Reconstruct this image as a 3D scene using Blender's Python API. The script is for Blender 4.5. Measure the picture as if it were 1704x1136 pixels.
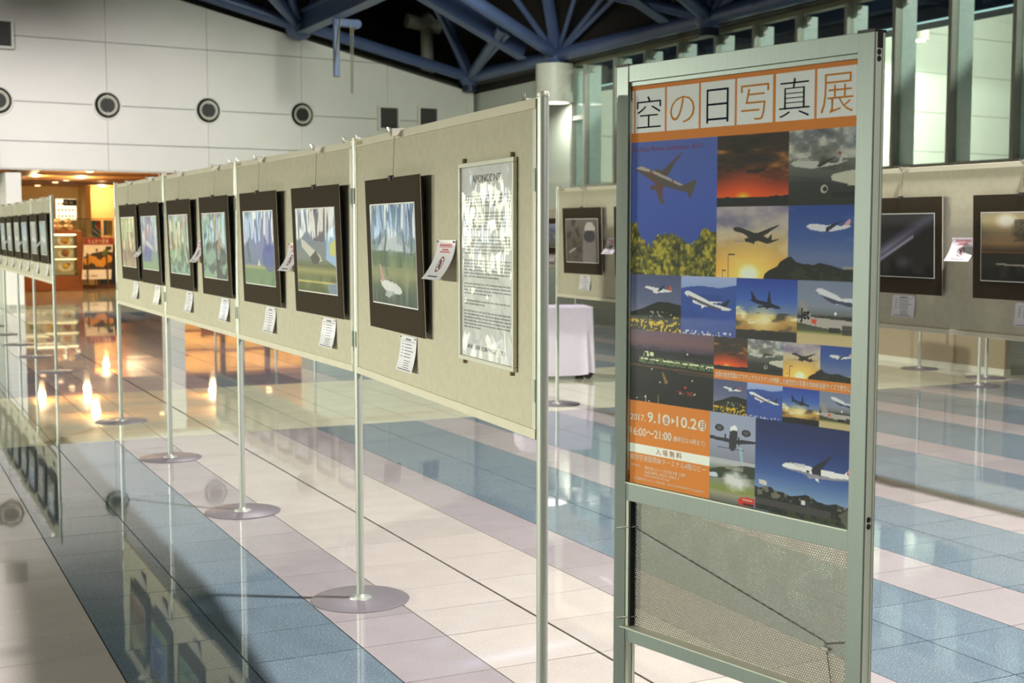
import bpy, math, random
import numpy as np
from mathutils import Vector, Matrix

random.seed(7)
for _o in list(bpy.data.objects):
    bpy.data.objects.remove(_o)
SC = bpy.context.scene
COL = SC.collection
R = math.radians

# ------------------------------------------------------------------ camera, world, exposure
cam_d = bpy.data.cameras.new('camera')
cam = bpy.data.objects.new('camera', cam_d)
COL.objects.link(cam)
cam.location = (0, 0, 1.45)
cam.rotation_euler = (R(90 - 4.8), 0, R(-25.95))
cam_d.sensor_fit = 'HORIZONTAL'
cam_d.sensor_width = 36
cam_d.lens = 2205 / 1704 * 36
cam_d.clip_start = .05
cam_d.clip_end = 200
cam_d.dof.use_dof = True
cam_d.dof.focus_distance = 4.0
cam_d.dof.aperture_fstop = 6.3
SC.camera = cam

world = bpy.data.worlds.new('world')
SC.world = world
world.use_nodes = True
bg = world.node_tree.nodes['Background']
bg.inputs['Color'].default_value = (.80, .88, .74, 1)
bg.inputs['Strength'].default_value = .09
vs = SC.view_settings
vs.view_transform = 'Standard'
vs.look = 'None'
vs.gamma = 1
vs.use_curve_mapping = False
vs.exposure = 0.28
SC.cycles.max_bounces = 7
SC.cycles.diffuse_bounces = 3
SC.cycles.glossy_bounces = 4
SC.cycles.transparent_max_bounces = 10
SC.cycles.caustics_reflective = False
SC.cycles.caustics_refractive = False
SC.cycles.use_denoising = True

# lamp powers (each lamp is built further down with its own light)
KEY_W = 3000
SIDE_W = 10000
DRUM_W = 700
WASH_W = 1650
WARM_W = 95
COOL = (1.0, .955, .965)
GREENISH = (.93, 1.0, .88)
WARM = (1.0, .68, .34)


# ------------------------------------------------------------------ helpers
def lin(c):
    if isinstance(c, str):
        c = [int(c[i:i + 2], 16) / 255 for i in (0, 2, 4)]
    return tuple(v / 12.92 if v <= .04045 else ((v + .055) / 1.055) ** 2.4 for v in c)


MATS = {}


def M(name, col, rough=.5, metal=0., var=.06, scale=12., bump=0., spec=.5, coat=0., emit=0., bscale=None, brushed=None):
    """principled material whose colour, roughness and relief come from noise nodes"""
    if name in MATS:
        return MATS[name]
    m = bpy.data.materials.new(name)
    m.use_nodes = True
    nt = m.node_tree
    p = nt.nodes['Principled BSDF']
    c = lin(col)
    tc = nt.nodes.new('ShaderNodeTexCoord')
    mp = nt.nodes.new('ShaderNodeMapping')
    nt.links.new(tc.outputs['Object'], mp.inputs[0])
    if brushed:
        mp.inputs['Scale'].default_value = brushed
    n = nt.nodes.new('ShaderNodeTexNoise')
    n.inputs['Scale'].default_value = scale
    n.inputs['Detail'].default_value = 4
    nt.links.new(mp.outputs[0], n.inputs['Vector'])
    r = nt.nodes.new('ShaderNodeValToRGB')
    r.color_ramp.elements[0].position = .3
    r.color_ramp.elements[1].position = .7
    r.color_ramp.elements[0].color = tuple(v * (1 - var) for v in c) + (1,)
    r.color_ramp.elements[1].color = tuple(min(1, v * (1 + var)) for v in c) + (1,)
    nt.links.new(n.outputs['Fac'], r.inputs[0])
    nt.links.new(r.outputs[0], p.inputs['Base Color'])
    p.inputs['Roughness'].default_value = rough
    p.inputs['Metallic'].default_value = metal
    p.inputs['Specular IOR Level'].default_value = spec
    p.inputs['Coat Weight'].default_value = coat
    p.inputs['Coat Roughness'].default_value = .06
    if emit:
        p.inputs['Emission Color'].default_value = c + (1,)
        p.inputs['Emission Strength'].default_value = emit
    if bump:
        n2 = nt.nodes.new('ShaderNodeTexNoise')
        n2.inputs['Scale'].default_value = bscale or scale * 8
        nt.links.new(mp.outputs[0], n2.inputs['Vector'])
        b = nt.nodes.new('ShaderNodeBump')
        b.inputs['Strength'].default_value = bump
        b.inputs['Distance'].default_value = .002
        nt.links.new(n2.outputs['Fac'], b.inputs['Height'])
        nt.links.new(b.outputs[0], p.inputs['Normal'])
    MATS[name] = m
    return m


def tile_mat(name, base, dark, light, speck=220., rough=.12):
    """polished stone: cloudy base, fine chips, each tile a shade of its own"""
    m = bpy.data.materials.new(name)
    m.use_nodes = True
    nt = m.node_tree
    p = nt.nodes['Principled BSDF']
    geo = nt.nodes.new('ShaderNodeNewGeometry')
    n1 = nt.nodes.new('ShaderNodeTexNoise')
    n1.inputs['Scale'].default_value = 7
    n1.inputs['Detail'].default_value = 5
    n2 = nt.nodes.new('ShaderNodeTexNoise')
    n2.inputs['Scale'].default_value = speck
    n2.inputs['Detail'].default_value = 2
    nt.links.new(geo.outputs['Position'], n1.inputs['Vector'])
    nt.links.new(geo.outputs['Position'], n2.inputs['Vector'])
    r1 = nt.nodes.new('ShaderNodeValToRGB')
    b = lin(base)
    r1.color_ramp.elements[0].position = .3
    r1.color_ramp.elements[1].position = .72
    r1.color_ramp.elements[0].color = tuple(v * .9 for v in b) + (1,)
    r1.color_ramp.elements[1].color = tuple(min(1, v * 1.1) for v in b) + (1,)
    nt.links.new(n1.outputs['Fac'], r1.inputs[0])
    r2 = nt.nodes.new('ShaderNodeValToRGB')
    e = r2.color_ramp.elements
    e[0].position = .33
    e[0].color = lin(dark) + (1,)
    e[1].position = .67
    e[1].color = lin(light) + (1,)
    for pos in (.40, .60):
        k = e.new(pos)
        k.color = b + (1,)
    nt.links.new(n2.outputs['Fac'], r2.inputs[0])
    mx = nt.nodes.new('ShaderNodeMix')
    mx.data_type = 'RGBA'
    mx.inputs['Factor'].default_value = .62
    nt.links.new(r1.outputs[0], mx.inputs['A'])
    nt.links.new(r2.outputs[0], mx.inputs['B'])
    oi = nt.nodes.new('ShaderNodeObjectInfo')
    mr = nt.nodes.new('ShaderNodeMapRange')
    mr.inputs['To Min'].default_value = .94
    mr.inputs['To Max'].default_value = 1.05
    nt.links.new(oi.outputs['Random'], mr.inputs['Value'])
    hs = nt.nodes.new('ShaderNodeHueSaturation')
    nt.links.new(mr.outputs[0], hs.inputs['Value'])
    nt.links.new(mx.outputs['Result'], hs.inputs['Color'])
    nt.links.new(hs.outputs[0], p.inputs['Base Color'])
    p.inputs['Roughness'].default_value = rough
    p.inputs['Specular IOR Level'].default_value = .6
    MATS[name] = m
    return m


def glass_mat(name, tint=(1, 1, 1), rough=.015, ior=1.5, wave=0., low=0.):
    m = bpy.data.materials.new(name)
    m.use_nodes = True
    nt = m.node_tree
    nt.nodes.remove(nt.nodes['Principled BSDF'])
    out = nt.nodes['Material Output']
    tr = nt.nodes.new('ShaderNodeBsdfTransparent')
    tr.inputs[0].default_value = tuple(tint) + (1,)
    gl = nt.nodes.new('ShaderNodeBsdfGlossy')
    gl.inputs['Roughness'].default_value = rough
    fr = nt.nodes.new('ShaderNodeFresnel')
    gm = nt.nodes.new('ShaderNodeNewGeometry')
    mr = nt.nodes.new('ShaderNodeMapRange')          # same reflectance from either side of the sheet
    mr.inputs['To Min'].default_value = ior
    mr.inputs['To Max'].default_value = 1 / ior
    nt.links.new(gm.outputs['Backfacing'], mr.inputs['Value'])
    nt.links.new(mr.outputs[0], fr.inputs['IOR'])
    mx = nt.nodes.new('ShaderNodeMixShader')
    nt.links.new(fr.outputs[0], mx.inputs[0])
    nt.links.new(tr.outputs[0], mx.inputs[1])
    nt.links.new(gl.outputs[0], mx.inputs[2])
    nt.links.new(mx.outputs[0], out.inputs['Surface'])
    if wave:
        n = nt.nodes.new('ShaderNodeTexNoise')
        n.inputs['Scale'].default_value = 4
        n.inputs['Detail'].default_value = 1
        b = nt.nodes.new('ShaderNodeBump')
        b.inputs['Strength'].default_value = wave
        b.inputs['Distance'].default_value = .02
        nt.links.new(n.outputs['Fac'], b.inputs['Height'])
        nt.links.new(b.outputs[0], gl.inputs['Normal'])
        nt.links.new(b.outputs[0], fr.inputs['Normal'])
    MATS[name] = m
    return m


def print_mat(name, coat=.5, wave=.15, rough=.4):
    """photographic print: colours from the print's own colour attribute under a wavy glossy film"""
    m = bpy.data.materials.new(name)
    m.use_nodes = True
    nt = m.node_tree
    p = nt.nodes['Principled BSDF']
    a = nt.nodes.new('ShaderNodeAttribute')
    a.attribute_name = 'print'
    nt.links.new(a.outputs['Color'], p.inputs['Base Color'])
    p.inputs['Roughness'].default_value = rough
    p.inputs['Specular IOR Level'].default_value = .3
    p.inputs['Coat Weight'].default_value = coat
    p.inputs['Coat Roughness'].default_value = .03
    if wave:
        tc = nt.nodes.new('ShaderNodeTexCoord')
        mp = nt.nodes.new('ShaderNodeMapping')
        mp.inputs['Scale'].default_value = (6, 1, 2)
        nt.links.new(tc.outputs['Object'], mp.inputs[0])
        n = nt.nodes.new('ShaderNodeTexNoise')
        n.inputs['Scale'].default_value = 1.6
        n.inputs['Detail'].default_value = 1
        nt.links.new(mp.outputs[0], n.inputs['Vector'])
        b = nt.nodes.new('ShaderNodeBump')
        b.inputs['Strength'].default_value = wave
        b.inputs['Distance'].default_value = .02
        nt.links.new(n.outputs['Fac'], b.inputs['Height'])
        nt.links.new(b.outputs[0], p.inputs['Coat Normal'])
    MATS[name] = m
    return m


def perforated_mat():
    m = bpy.data.materials.new('perforated_steel')
    m.use_nodes = True
    nt = m.node_tree
    p = nt.nodes['Principled BSDF']
    p.inputs['Base Color'].default_value = lin('86846f') + (1,)
    p.inputs['Metallic'].default_value = .4
    p.inputs['Roughness'].default_value = .45
    tc = nt.nodes.new('ShaderNodeTexCoord')
    sx = nt.nodes.new('ShaderNodeSeparateXYZ')
    nt.links.new(tc.outputs['Object'], sx.inputs[0])

    def mth(op, a, b=None):
        n = nt.nodes.new('ShaderNodeMath')
        n.operation = op
        for i, v in enumerate((a, b)):
            if v is None:
                continue
            if isinstance(v, (int, float)):
                n.inputs[i].default_value = v
            else:
                nt.links.new(v, n.inputs[i])
        return n.outputs[0]
    px, pz, rad = .0066, .0114, .0019

    def lattice(ox, oz):
        u = mth('SUBTRACT', mth('MODULO', mth('ADD', sx.outputs['X'], 10 * px + ox), px), px / 2)
        v = mth('SUBTRACT', mth('MODULO', mth('ADD', sx.outputs['Z'], 10 * pz + oz), pz), pz / 2)
        d = mth('SQRT', mth('ADD', mth('MULTIPLY', u, u), mth('MULTIPLY', v, v)))
        return mth('LESS_THAN', d, rad)
    hole = mth('MAXIMUM', lattice(0, 0), lattice(px / 2, pz / 2))
    tr = nt.nodes.new('ShaderNodeBsdfTransparent')
    mx = nt.nodes.new('ShaderNodeMixShader')
    nt.links.new(hole, mx.inputs[0])
    nt.links.new(p.outputs[0], mx.inputs[1])
    nt.links.new(tr.outputs[0], mx.inputs[2])
    nt.links.new(mx.outputs[0], nt.nodes['Material Output'].inputs['Surface'])
    return m


class MB:
    """collects simple solids, then builds ONE mesh object"""

    def __init__(self):
        self.v, self.f = [], []

    def box(self, x0, x1, y0, y1, z0, z1):
        b = len(self.v)
        self.v += [(x0, y0, z0), (x1, y0, z0), (x1, y1, z0), (x0, y1, z0), (x0, y0, z1), (x1, y0, z1), (x1, y1, z1), (x0, y1, z1)]
        self.f += [tuple(b + i for i in q) for q in ((0, 3, 2, 1), (4, 5, 6, 7), (0, 1, 5, 4), (1, 2, 6, 5), (2, 3, 7, 6), (3, 0, 4, 7))]
        return self

    def tube(self, p0, p1, r0, r1=None, n=12, cap=True):
        r1 = r0 if r1 is None else r1
        p0, p1 = Vector(p0), Vector(p1)
        d = (p1 - p0).normalized()
        a = d.orthogonal().normalized()
        c = d.cross(a)
        b = len(self.v)
        for p, r in ((p0, r0), (p1, r1)):
            for i in range(n):
                t = 2 * math.pi * i / n
                self.v.append(tuple(p + (a * math.cos(t) + c * math.sin(t)) * r))
        for i in range(n):
            j = (i + 1) % n
            self.f.append((b + i, b + j, b + n + j, b + n + i))
        if cap:
            self.f.append(tuple(b + n - 1 - i for i in range(n)))
            self.f.append(tuple(b + n + i for i in range(n)))
        return self

    def path(self, pts, r, n=6):
        for a, c in zip(pts[:-1], pts[1:]):
            self.tube(a, c, r, n=n)
        return self

    def lathe(self, prof, n=24, c=(0, 0, 0), axis='z'):
        b = len(self.v)
        for r, h in prof:
            for i in range(n):
                t = 2 * math.pi * i / n
                q = (r * math.cos(t), r * math.sin(t), h)
                if axis == 'y':
                    q = (r * math.cos(t), h, r * math.sin(t))
                self.v.append((c[0] + q[0], c[1] + q[1], c[2] + q[2]))
        for k in range(len(prof) - 1):
            for i in range(n):
                j = (i + 1) % n
                q = (b + k * n + i, b + k * n + j, b + (k + 1) * n + j, b + (k + 1) * n + i)
                self.f.append(q if axis == 'z' else q[::-1])
        return self

    def ball(self, c, r, n=12, sz=1.0):
        prof = [(max(1e-4, r * math.sin(math.pi * k / 8)), -r * sz * math.cos(math.pi * k / 8)) for k in range(9)]
        return self.lathe(prof, n, c)

    def prism(self, poly, y0, y1):
        """polygon of (x, z) points (counter-clockwise seen from the front, -y) given thickness along y"""
        b = len(self.v)
        n = len(poly)
        self.v += [(x, y0, z) for x, z in poly] + [(x, y1, z) for x, z in poly]
        self.f.append(tuple(b + i for i in range(n)))
        self.f.append(tuple(b + n + n - 1 - i for i in range(n)))
        for i in range(n):
            j = (i + 1) % n
            self.f.append((b + j, b + i, b + n + i, b + n + j))
        return self

    def quad(self, *pts):
        b = len(self.v)
        self.v += list(pts)
        self.f.append(tuple(range(b, b + len(pts))))
        return self

    def mesh(self, name, mat, smooth=False):
        me = bpy.data.meshes.new(name)
        me.from_pydata(self.v, [], self.f)
        if smooth:
            me.polygons.foreach_set('use_smooth', [True] * len(me.polygons))
            try:
                me.set_sharp_from_angle(angle=R(40))
            except Exception:
                pass
        me.materials.append(mat)
        me.update()
        return me

    def build(self, name, mat, parent=None, smooth=False, bevel=0.):
        o = bpy.data.objects.new(name, self.mesh(name, mat, smooth))
        COL.objects.link(o)
        if parent is not None:
            o.parent = parent
        if bevel:
            md = o.modifiers.new('bevel', 'BEVEL')
            md.width = bevel
            md.segments = 2
            md.limit_method = 'ANGLE'
        return o


def tag(o, label=None, cat=None, group=None, kind=None):
    if label:
        o['label'] = label
    if cat:
        o['category'] = cat
    if group:
        o['group'] = group
    if kind:
        o['kind'] = kind
    return o


def thing(name, label, cat, loc=(0, 0, 0), rz=0., group=None, rx=0., kind=None):
    o = bpy.data.objects.new(name, None)
    o.empty_display_size = .1
    COL.objects.link(o)
    o.location = loc
    o.rotation_euler = (rx, 0, rz)
    return tag(o, label, cat, group, kind)


def copy_tree(o, parent=None):
    c = o.copy()
    COL.objects.link(c)
    c.parent = parent
    for ch in list(o.children):
        copy_tree(ch, c)
    return c


def text_obj(name, body, mat, parent, x0, z0, x1, z1, y, offset=0., spacing=1.0, depth=.0004):
    """lettering as flat raised geometry, fitted to the rectangle x0..x1, z0..z1 on a vertical face at depth y"""
    cu = bpy.data.curves.new(name, 'FONT')
    cu.body = body
    cu.offset = offset
    cu.space_character = spacing
    cu.resolution_u = 3
    cu.fill_mode = 'BOTH'
    to = bpy.data.objects.new(name, cu)
    COL.objects.link(to)
    bpy.context.view_layer.update()
    dg = bpy.context.evaluated_depsgraph_get()
    me = bpy.data.meshes.new_from_object(to.evaluated_get(dg))
    bpy.data.objects.remove(to)
    bpy.data.curves.remove(cu)
    n = len(me.vertices)
    co = np.empty(n * 3, np.float32)
    me.vertices.foreach_get('co', co)
    co = co.reshape(-1, 3)
    a, b = co.min(0), co.max(0)
    X = x0 + (co[:, 0] - a[0]) / max(1e-6, b[0] - a[0]) * (x1 - x0)
    Z = z0 + (co[:, 1] - a[1]) / max(1e-6, b[1] - a[1]) * (z1 - z0)
    out = np.stack([X, np.full(n, y - depth), Z], 1).astype(np.float32)
    me.vertices.foreach_set('co', out.ravel())
    me.materials.clear()
    me.materials.append(mat)
    me.name = name
    me.update()
    o = bpy.data.objects.new(name, me)
    COL.objects.link(o)
    o.parent = parent
    return o


def print_mesh(name, img, mat, parent, x0, x1, z0, z1, y, warp=0.):
    """flat print: one vertex per sample of img (rows top to bottom), colours kept in an attribute"""
    h, w, _ = img.shape
    xs = np.linspace(x0, x1, w)
    zs = np.linspace(z1, z0, h)
    X, Z = np.meshgrid(xs, zs)
    Y = np.full_like(X, y)
    co = np.stack([X, Y, Z], -1).reshape(-1, 3).astype(np.float32)
    i = np.arange(h * w).reshape(h, w)
    q = np.stack([i[1:, :-1], i[1:, 1:], i[:-1, 1:], i[:-1, :-1]], -1).reshape(-1, 4).astype(np.int32)
    me = bpy.data.meshes.new(name)
    me.vertices.add(len(co))
    me.vertices.foreach_set('co', co.ravel())
    me.loops.add(q.size)
    me.loops.foreach_set('vertex_index', q.ravel())
    me.polygons.add(len(q))
    me.polygons.foreach_set('loop_start', np.arange(0, q.size, 4, dtype=np.int32))
    me.update(calc_edges=True)
    s = np.clip(img, 0, 1)
    s = np.where(s <= .04045, s / 12.92, ((s + .055) / 1.055) ** 2.4)
    at = me.attributes.new('print', 'FLOAT_COLOR', 'POINT')
    at.data.foreach_set('color', np.concatenate([s.reshape(-1, 3), np.ones((h * w, 1))], 1).astype(np.float32).ravel())
    me.materials.append(mat)
    o = bpy.data.objects.new(name, me)
    COL.objects.link(o)
    o.parent = parent
    return o

# ------------------------------------------------------------------ materials
T_TEAL = tile_mat('teal_stone_tile', '6d7d86', '3f545e', 'c6d2d6', 190, .03)
T_PINK = tile_mat('pinkish_grey_stone_tile', 'a59e9d', '766f70', 'c2bbb9', 240, .03)
T_CREAM = tile_mat('cream_stone_tile', 'c0b9af', 'aca498', 'cdc7bd', 120, .028)
T_PALE = tile_mat('pale_green_stone_tile', 'cfd0b2', 'b8b998', 'dadbc4', 120, .028)
GROUT = M('grout', '33281f', .85)
ALU = M('satin_aluminium', 'b9beb2', .4, .5, .04, 6, brushed=(40, 40, 2))
ALU_LIGHT = M('pale_aluminium_trim', 'd5d4c2', .4, .35, .03)
CREAM_RAIL = M('cream_painted_rail', 'd6cfb6', .45, 0, .03)
FABRIC = M('beige_panel_fabric', 'c3bda5', .85, 0, .05, 40, .25, .2, bscale=900)
STEEL_BASE = M('mauve_grey_steel_plate', '7b7679', .42, .15, .05, 30)
BLACK = M('black_plastic', '15140f', .5)
MATBOARD = M('dark_brown_mat_board', '40382c', .85, 0, .06, 90, .1, .1)
MATEDGE = M('mat_board_edge', 'b9b19c', .6)
DARKBACK = M('dark_backing', '1d1a16', .8)
WHITE_BORDER = M('white_print_border', 'e9e6de', .5)
PAPER = M('white_paper', 'ece9ec', .35, 0, .02, coat=.35)
INK = M('grey_ink', '5d5c66', .7)
RED_INK = M('red_ink', 'c2424a', .7)
WIRE = M('thin_steel_wire', '6f6a5c', .4, .7)
HOOK = M('bright_metal_hook', 'd9d6c9', .22, .9)
WALLW = M('white_wall_panel', 'd8d6cc', .55, 0, .02, 2)
WALLG = M('pale_green_grey_wall', 'c3c8bb', .6, 0, .02, 2)
JOINT = M('wall_joint_shadow_gap', '77786f', .8)
DARKROOF = M('dark_roof_deck', '1b1510', .9, 0, .2, 3)
BLUE_STEEL = M('blue_grey_painted_steel', '4b5b80', .36, .1, .08, 4)
BLUE_DARK = M('dark_navy_steel', '1f2a44', .5, .1)
FRAME_GREY = M('grey_window_frame', 'a9aa9e', .45, .2)
FIN = M('pale_blue_mullion_fin', 'c6d6d4', .4, .0)
PIPE_WHITE = M('white_duct', 'b7b8ac', .5)
DRUM = M('off_white_lamp_drum', 'c6c5b6', .5)
GLOW = M('lamp_glow', 'fff6f4', .5, emit=14, var=0)
GLOW_WARM = M('warm_lamp_glow', 'ffd9a0', .5, emit=6, var=0)
GLOW_CYAN = M('cool_light_strip', 'bfe9ea', .5, emit=.7, var=0)
PANE = glass_mat('window_glass', (.93, .97, .94))
ACRYLIC = glass_mat('clear_acrylic', (.97, .98, .98), .02, 1.45, wave=.03)
FILM = glass_mat('wavy_plastic_film', (.99, .99, .99), .03, 1.6, wave=.5)
PRINT = print_mat('photo_print', .55, .3)
POSTER = print_mat('poster_print', .0, 0, .6)
PERF = perforated_mat()

# ------------------------------------------------------------------ the floor, tile by tile
COLS = [(-2.095, -1.695, 't'), (-1.695, -1.295, 't'), (-1.295, -.91, 'p'), (-.91, -.495, 'c'), (-.495, -.095, 'c'), (-.095, .305, 'c'), (.305, .705, 'c'),
        (.705, 1.105, 't'), (1.105, 1.507, 't'), (1.507, 1.825, 'p'), (1.825, 2.225, 'c'), (2.225, 2.625, 'c'), (2.625, 2.935, 'p'),
        (2.935, 3.335, 't'), (3.335, 3.738, 't'), (3.738, 4.125, 'p')]
x = 4.125
while x < 19:
    COLS += [(x, x + .4, 't'), (x + .4, x + .8, 't'), (x + .8, x + 1.2, 'p')]
    x += 1.2
YL = [1.885, 2.285, 2.685, 3.085, 3.485, 3.885, 4.285, 4.61, 4.925, 5.325, 5.72, 6.11, 6.505, 6.905, 7.30, 7.70, 8.10, 8.50, 8.93, 9.36]
while YL[-1] < 48:
    YL.append(YL[-1] + .4)

fl = MB().box(-14, 30, -4, 60, -.06, -.0075).build('floor', GROUT)
tag(fl, 'polished stone tile floor in teal, pink and cream strips', 'floor', kind='structure')
FW = Vector((math.sin(R(25.95)) * math.cos(R(4.8)), math.cos(R(25.95)) * math.cos(R(4.8)), -math.sin(R(4.8))))
FR = Vector((math.cos(R(25.95)), -math.sin(R(25.95)), 0))
FU = FR.cross(FW)
tiles = []
for (xa, xb, k) in COLS:
    for ya, yb in zip(YL[:-1], YL[1:]):
        cx, cy = (xa + xb) / 2, (ya + yb) / 2
        kk = k
        if 9.3 < cy < 12.2 or cy > 24:
            kk = 'g'
        v = Vector((cx, cy, -1.45))
        dz = v.dot(FW)
        seen = dz > .5 and abs(v.dot(FR) / dz) < 0.46 and abs(v.dot(FU) / dz) < .33
        area = (xb - xa) * (yb - ya) / max(.3, dz) ** 3 if seen else 0
        tiles.append((area, xa, xb, ya, yb, kk))
tiles.sort(key=lambda t: -t[0])
TM = {'t': T_TEAL, 'p': T_PINK, 'c': T_CREAM, 'g': T_PALE}
cache = {}
rest = {k: MB() for k in TM}
rng = random.Random(3)


def tile_edges(xa, xb, ya, yb):
    g, gy = .0024, .0019
    a = .006 if abs(xa - 2.225) < 1e-6 else g
    b = .006 if abs(xb - 2.225) < 1e-6 else g
    return xa + a, xb - b, ya + gy, yb - gy


for i, (area, xa, xb, ya, yb, k) in enumerate(tiles):
    x0, x1, y0, y1 = tile_edges(xa, xb, ya, yb)
    cx, cy = (x0 + x1) / 2, (y0 + y1) / 2
    tx, ty = rng.gauss(0, .0008), rng.gauss(0, .0008)
    if i < 300 and area > 0:
        key = (round(x1 - x0, 4), round(y1 - y0, 4), k)
        if key not in cache:
            w, l = (x1 - x0) / 2, (y1 - y0) / 2
            cache[key] = MB().box(-w, w, -l, l, -.01, 0).mesh('floor_tile', TM[k])
        o = bpy.data.objects.new('floor_tile', cache[key])
        COL.objects.link(o)
        o.parent = fl
        o.location = (cx, cy, 0)
        o.rotation_euler = (tx, ty, 0)
    else:
        w, l = (x1 - x0) / 2, (y1 - y0) / 2
        rest[k].quad(*[(cx + u * w, cy + v_ * l, tx * v_ * l - ty * u * w) for u, v_ in ((-1, -1), (1, -1), (1, 1), (-1, 1))])
for k in rest:
    tag(rest[k].build('floor_tiles_beyond', TM[k], fl), kind='stuff')

# ------------------------------------------------------------------ far gable wall (local x runs right, y runs into the wall)
WA = R(6.9)
wall = thing('wall_far', 'white panelled gable wall above the restaurant opening', 'wall', (12.2, 27.0, 0), WA, kind='structure')
gable = lambda x: 4.465 + .2119 * (-x) if x > -12.2 else 4.465 + .2119 * (24.4 + x)
MB().prism([(-24, 2.57), (0, 2.57), (0, gable(0) - .01), (-12.2, gable(-12.2) - .01), (-24, gable(-24) - .01)], .03, .25).build('wall_backing', JOINT, wall)
JX = [-23.8, -21.8, -19.85, -17.9, -15.93, -13.96, -12.0, -10.03, -8.07, -6.10, -4.11, -2.14, -.17, 0]
JZ = [2.57, 3.07, 3.79, 4.96, 6.13, 7.30]
for xa, xb in zip(JX[:-1], JX[1:]):
    for za, zb in zip(JZ[:-1], JZ[1:]):
        a, b, c, d = xa + .004, xb - .004, za + .007, zb - .007
        ga, gb = gable(a), gable(b)
        if ga <= c and gb <= c:
            continue
        poly = [(a, c)]
        if gb > c:
            poly.append((b, c))
            if gb >= d:
                poly.append((b, d))
            else:
                poly.append((b, gb))
        else:
            poly.append((a + (b - a) * (ga - c) / (ga - gb), c))
        if (ga > d) != (gb > d):
            t = (d - ga) / (gb - ga)
            poly.append((a + (b - a) * t, d))
        poly.append((a, min(d, ga)))
        MB().prism(poly, 0, .03).build('wall_panel', WALLW, wall)
# soffit underside and lower solid wall to the right of the restaurant
MB().box(-24, 0, 0, .35, 2.555, 2.57).build('soffit_edge', WALLW, wall)
MB().box(-3.6, 0, .02, .25, 0, 2.50).build('lower_wall', WALLG, wall)
for i, (xa, xb, m, lab) in enumerate(((-9.93, -9.66, WALLW, 'white square pillar at left edge of restaurant'), (-6.93, -6.64, WALLW, 'white square pillar between the restaurant openings'), (-3.95, -3.6, WALLG, 'grey square pillar at right end of restaurant'))):
    o = thing('pillar', lab, 'pillar', wall.matrix_basis @ Vector(((xa + xb) / 2, .3, 0)), WA, kind='structure')
    w = (xb - xa) / 2
    MB().box(-w, w, -.25, .25, .08, 2.50).build('shaft', m, o)
    MB().box(-w - .01, w + .01, -.26, .26, 0, .08).build('plinth', FRAME_GREY, o)
MB().box(-24, -9.9, .62, .75, 0, 2.50).build('lower_wall', WALLG, wall)


def on_wall(x, z, y=0.):
    return wall.matrix_basis @ Vector((x, y, z))


def nozzle(x, z, label):
    o = thing('air_nozzle', label, 'air vent', on_wall(x, z), WA, 'round air nozzles in the gable wall')
    MB().lathe([(.275, 0), (.275, -.012), (.255, -.025), (.235, -.02), (.235, .0)], 32, axis='y').build('flange', WALLW, o, True)
    MB().lathe([(.238, -.022), (.215, -.05), (.185, -.03), (.185, -.004)], 32, axis='y').build('outer_ring', BLACK, o, True)
    MB().lathe([(.187, -.055), (.172, -.07), (.15, -.05), (.12, -.022)], 32, axis='y').build('inner_cone', ALU_LIGHT, o, True)
    MB().lathe([(.142, -.04), (.0005, -.039)], 32, axis='y').build('dark_throat', BLACK, o)
    for k in range(2):
        MB().box(-.006, .006, -.06, -.04, .12, .2).build('vane', ALU, o).rotation_euler = (0, R(180 * k), 0)


nozzle(-10.03, 3.78, 'round air nozzle cut off by the left picture edge')
nozzle(-8.07, 3.79, 'round air nozzle above the restaurant opening')
nozzle(-6.10, 3.79, 'round air nozzle, middle one of the gable wall')
nozzle(-4.11, 3.80, 'round air nozzle nearest the dark square speakers')


def speaker(x, z, w, h, label):
    o = thing('wall_speaker', label, 'speaker', on_wall(x, z), WA, 'square wall speakers')
    f = MB()
    t = .045
    f.box(-w - t, w + t, -.09, 0, h, h + t).box(-w - t, w + t, -.09, 0, -h - t, -h).box(-w - t, -w, -.09, 0, -h, h).box(w, w + t, -.09, 0, -h, h)
    f.build('frame', WALLW, o, bevel=.006)
    MB().box(-w, w, -.05, -.001, -h, h).build('grille', M('dark_speaker_grille', '3c3c36', .8, 0, .15, 200), o, bevel=.02)


speaker(-2.14, 3.815, .21, .215, 'dark square wall speaker, left of the two by the corner')
speaker(-1.18, 3.85, .21, .215, 'dark square wall speaker nearest the wall corner')
speaker(-9.98, 4.97, .2, .22, 'dark square wall speaker high at the left picture edge')
tr_ = thing('trim_1', 'grey sloping fascia strip behind the gable top', 'trim', (12.2, 27.0, 0), WA, kind='structure')
MB().prism([(-12.2, gable(-12.2)), (0.6, gable(0) - .13), (0.6, gable(0) + .12), (-12.2, gable(-12.2) + .45)], .5, .7).build('fascia', M('grey_brown_fascia', '5b5a50', .7), tr_)

# ------------------------------------------------------------------ right wall with its high window band (plane X = 12.3)
rw = thing('wall_right', 'pale wall under and beside the high window band', 'wall', (12.3, 0, 0), 0, kind='structure')
MB().box(0, .2, 22.62, 27.2, 0, 4.46).build('wall_plain', WALLG, rw)
MB().box(0, .2, -4, 22.62, 0, 2.24).build('wall_below_window', WALLG, rw)
MB().box(.02, .2, 22.62, 27.2, 4.46, 4.64).build('wall_top_board', DARKROOF, rw)
MB().box(-.25, .3, -4, 27.2, 4.62, 4.75).build('wall_head_ledge', M('dark_ledge', '3a382f', .7), rw)
win = thing('window_1', 'long high window band with grey mullions', 'window', (12.3, 0, 2.24), 0, kind='structure')
MY = [22.58, 22.07, 20.96, 19.92, 18.87, 17.80, 16.78, 15.74, 14.66, 13.70, 12.69, 11.65, 10.6, 9.56, 8.5, 7.5]
MB().box(-.05, .12, 7.4, 22.62, 0, .06).box(-.1, .12, 7.4, 22.62, -.05, 0.0).build('window_sill', FRAME_GREY, win)
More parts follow.
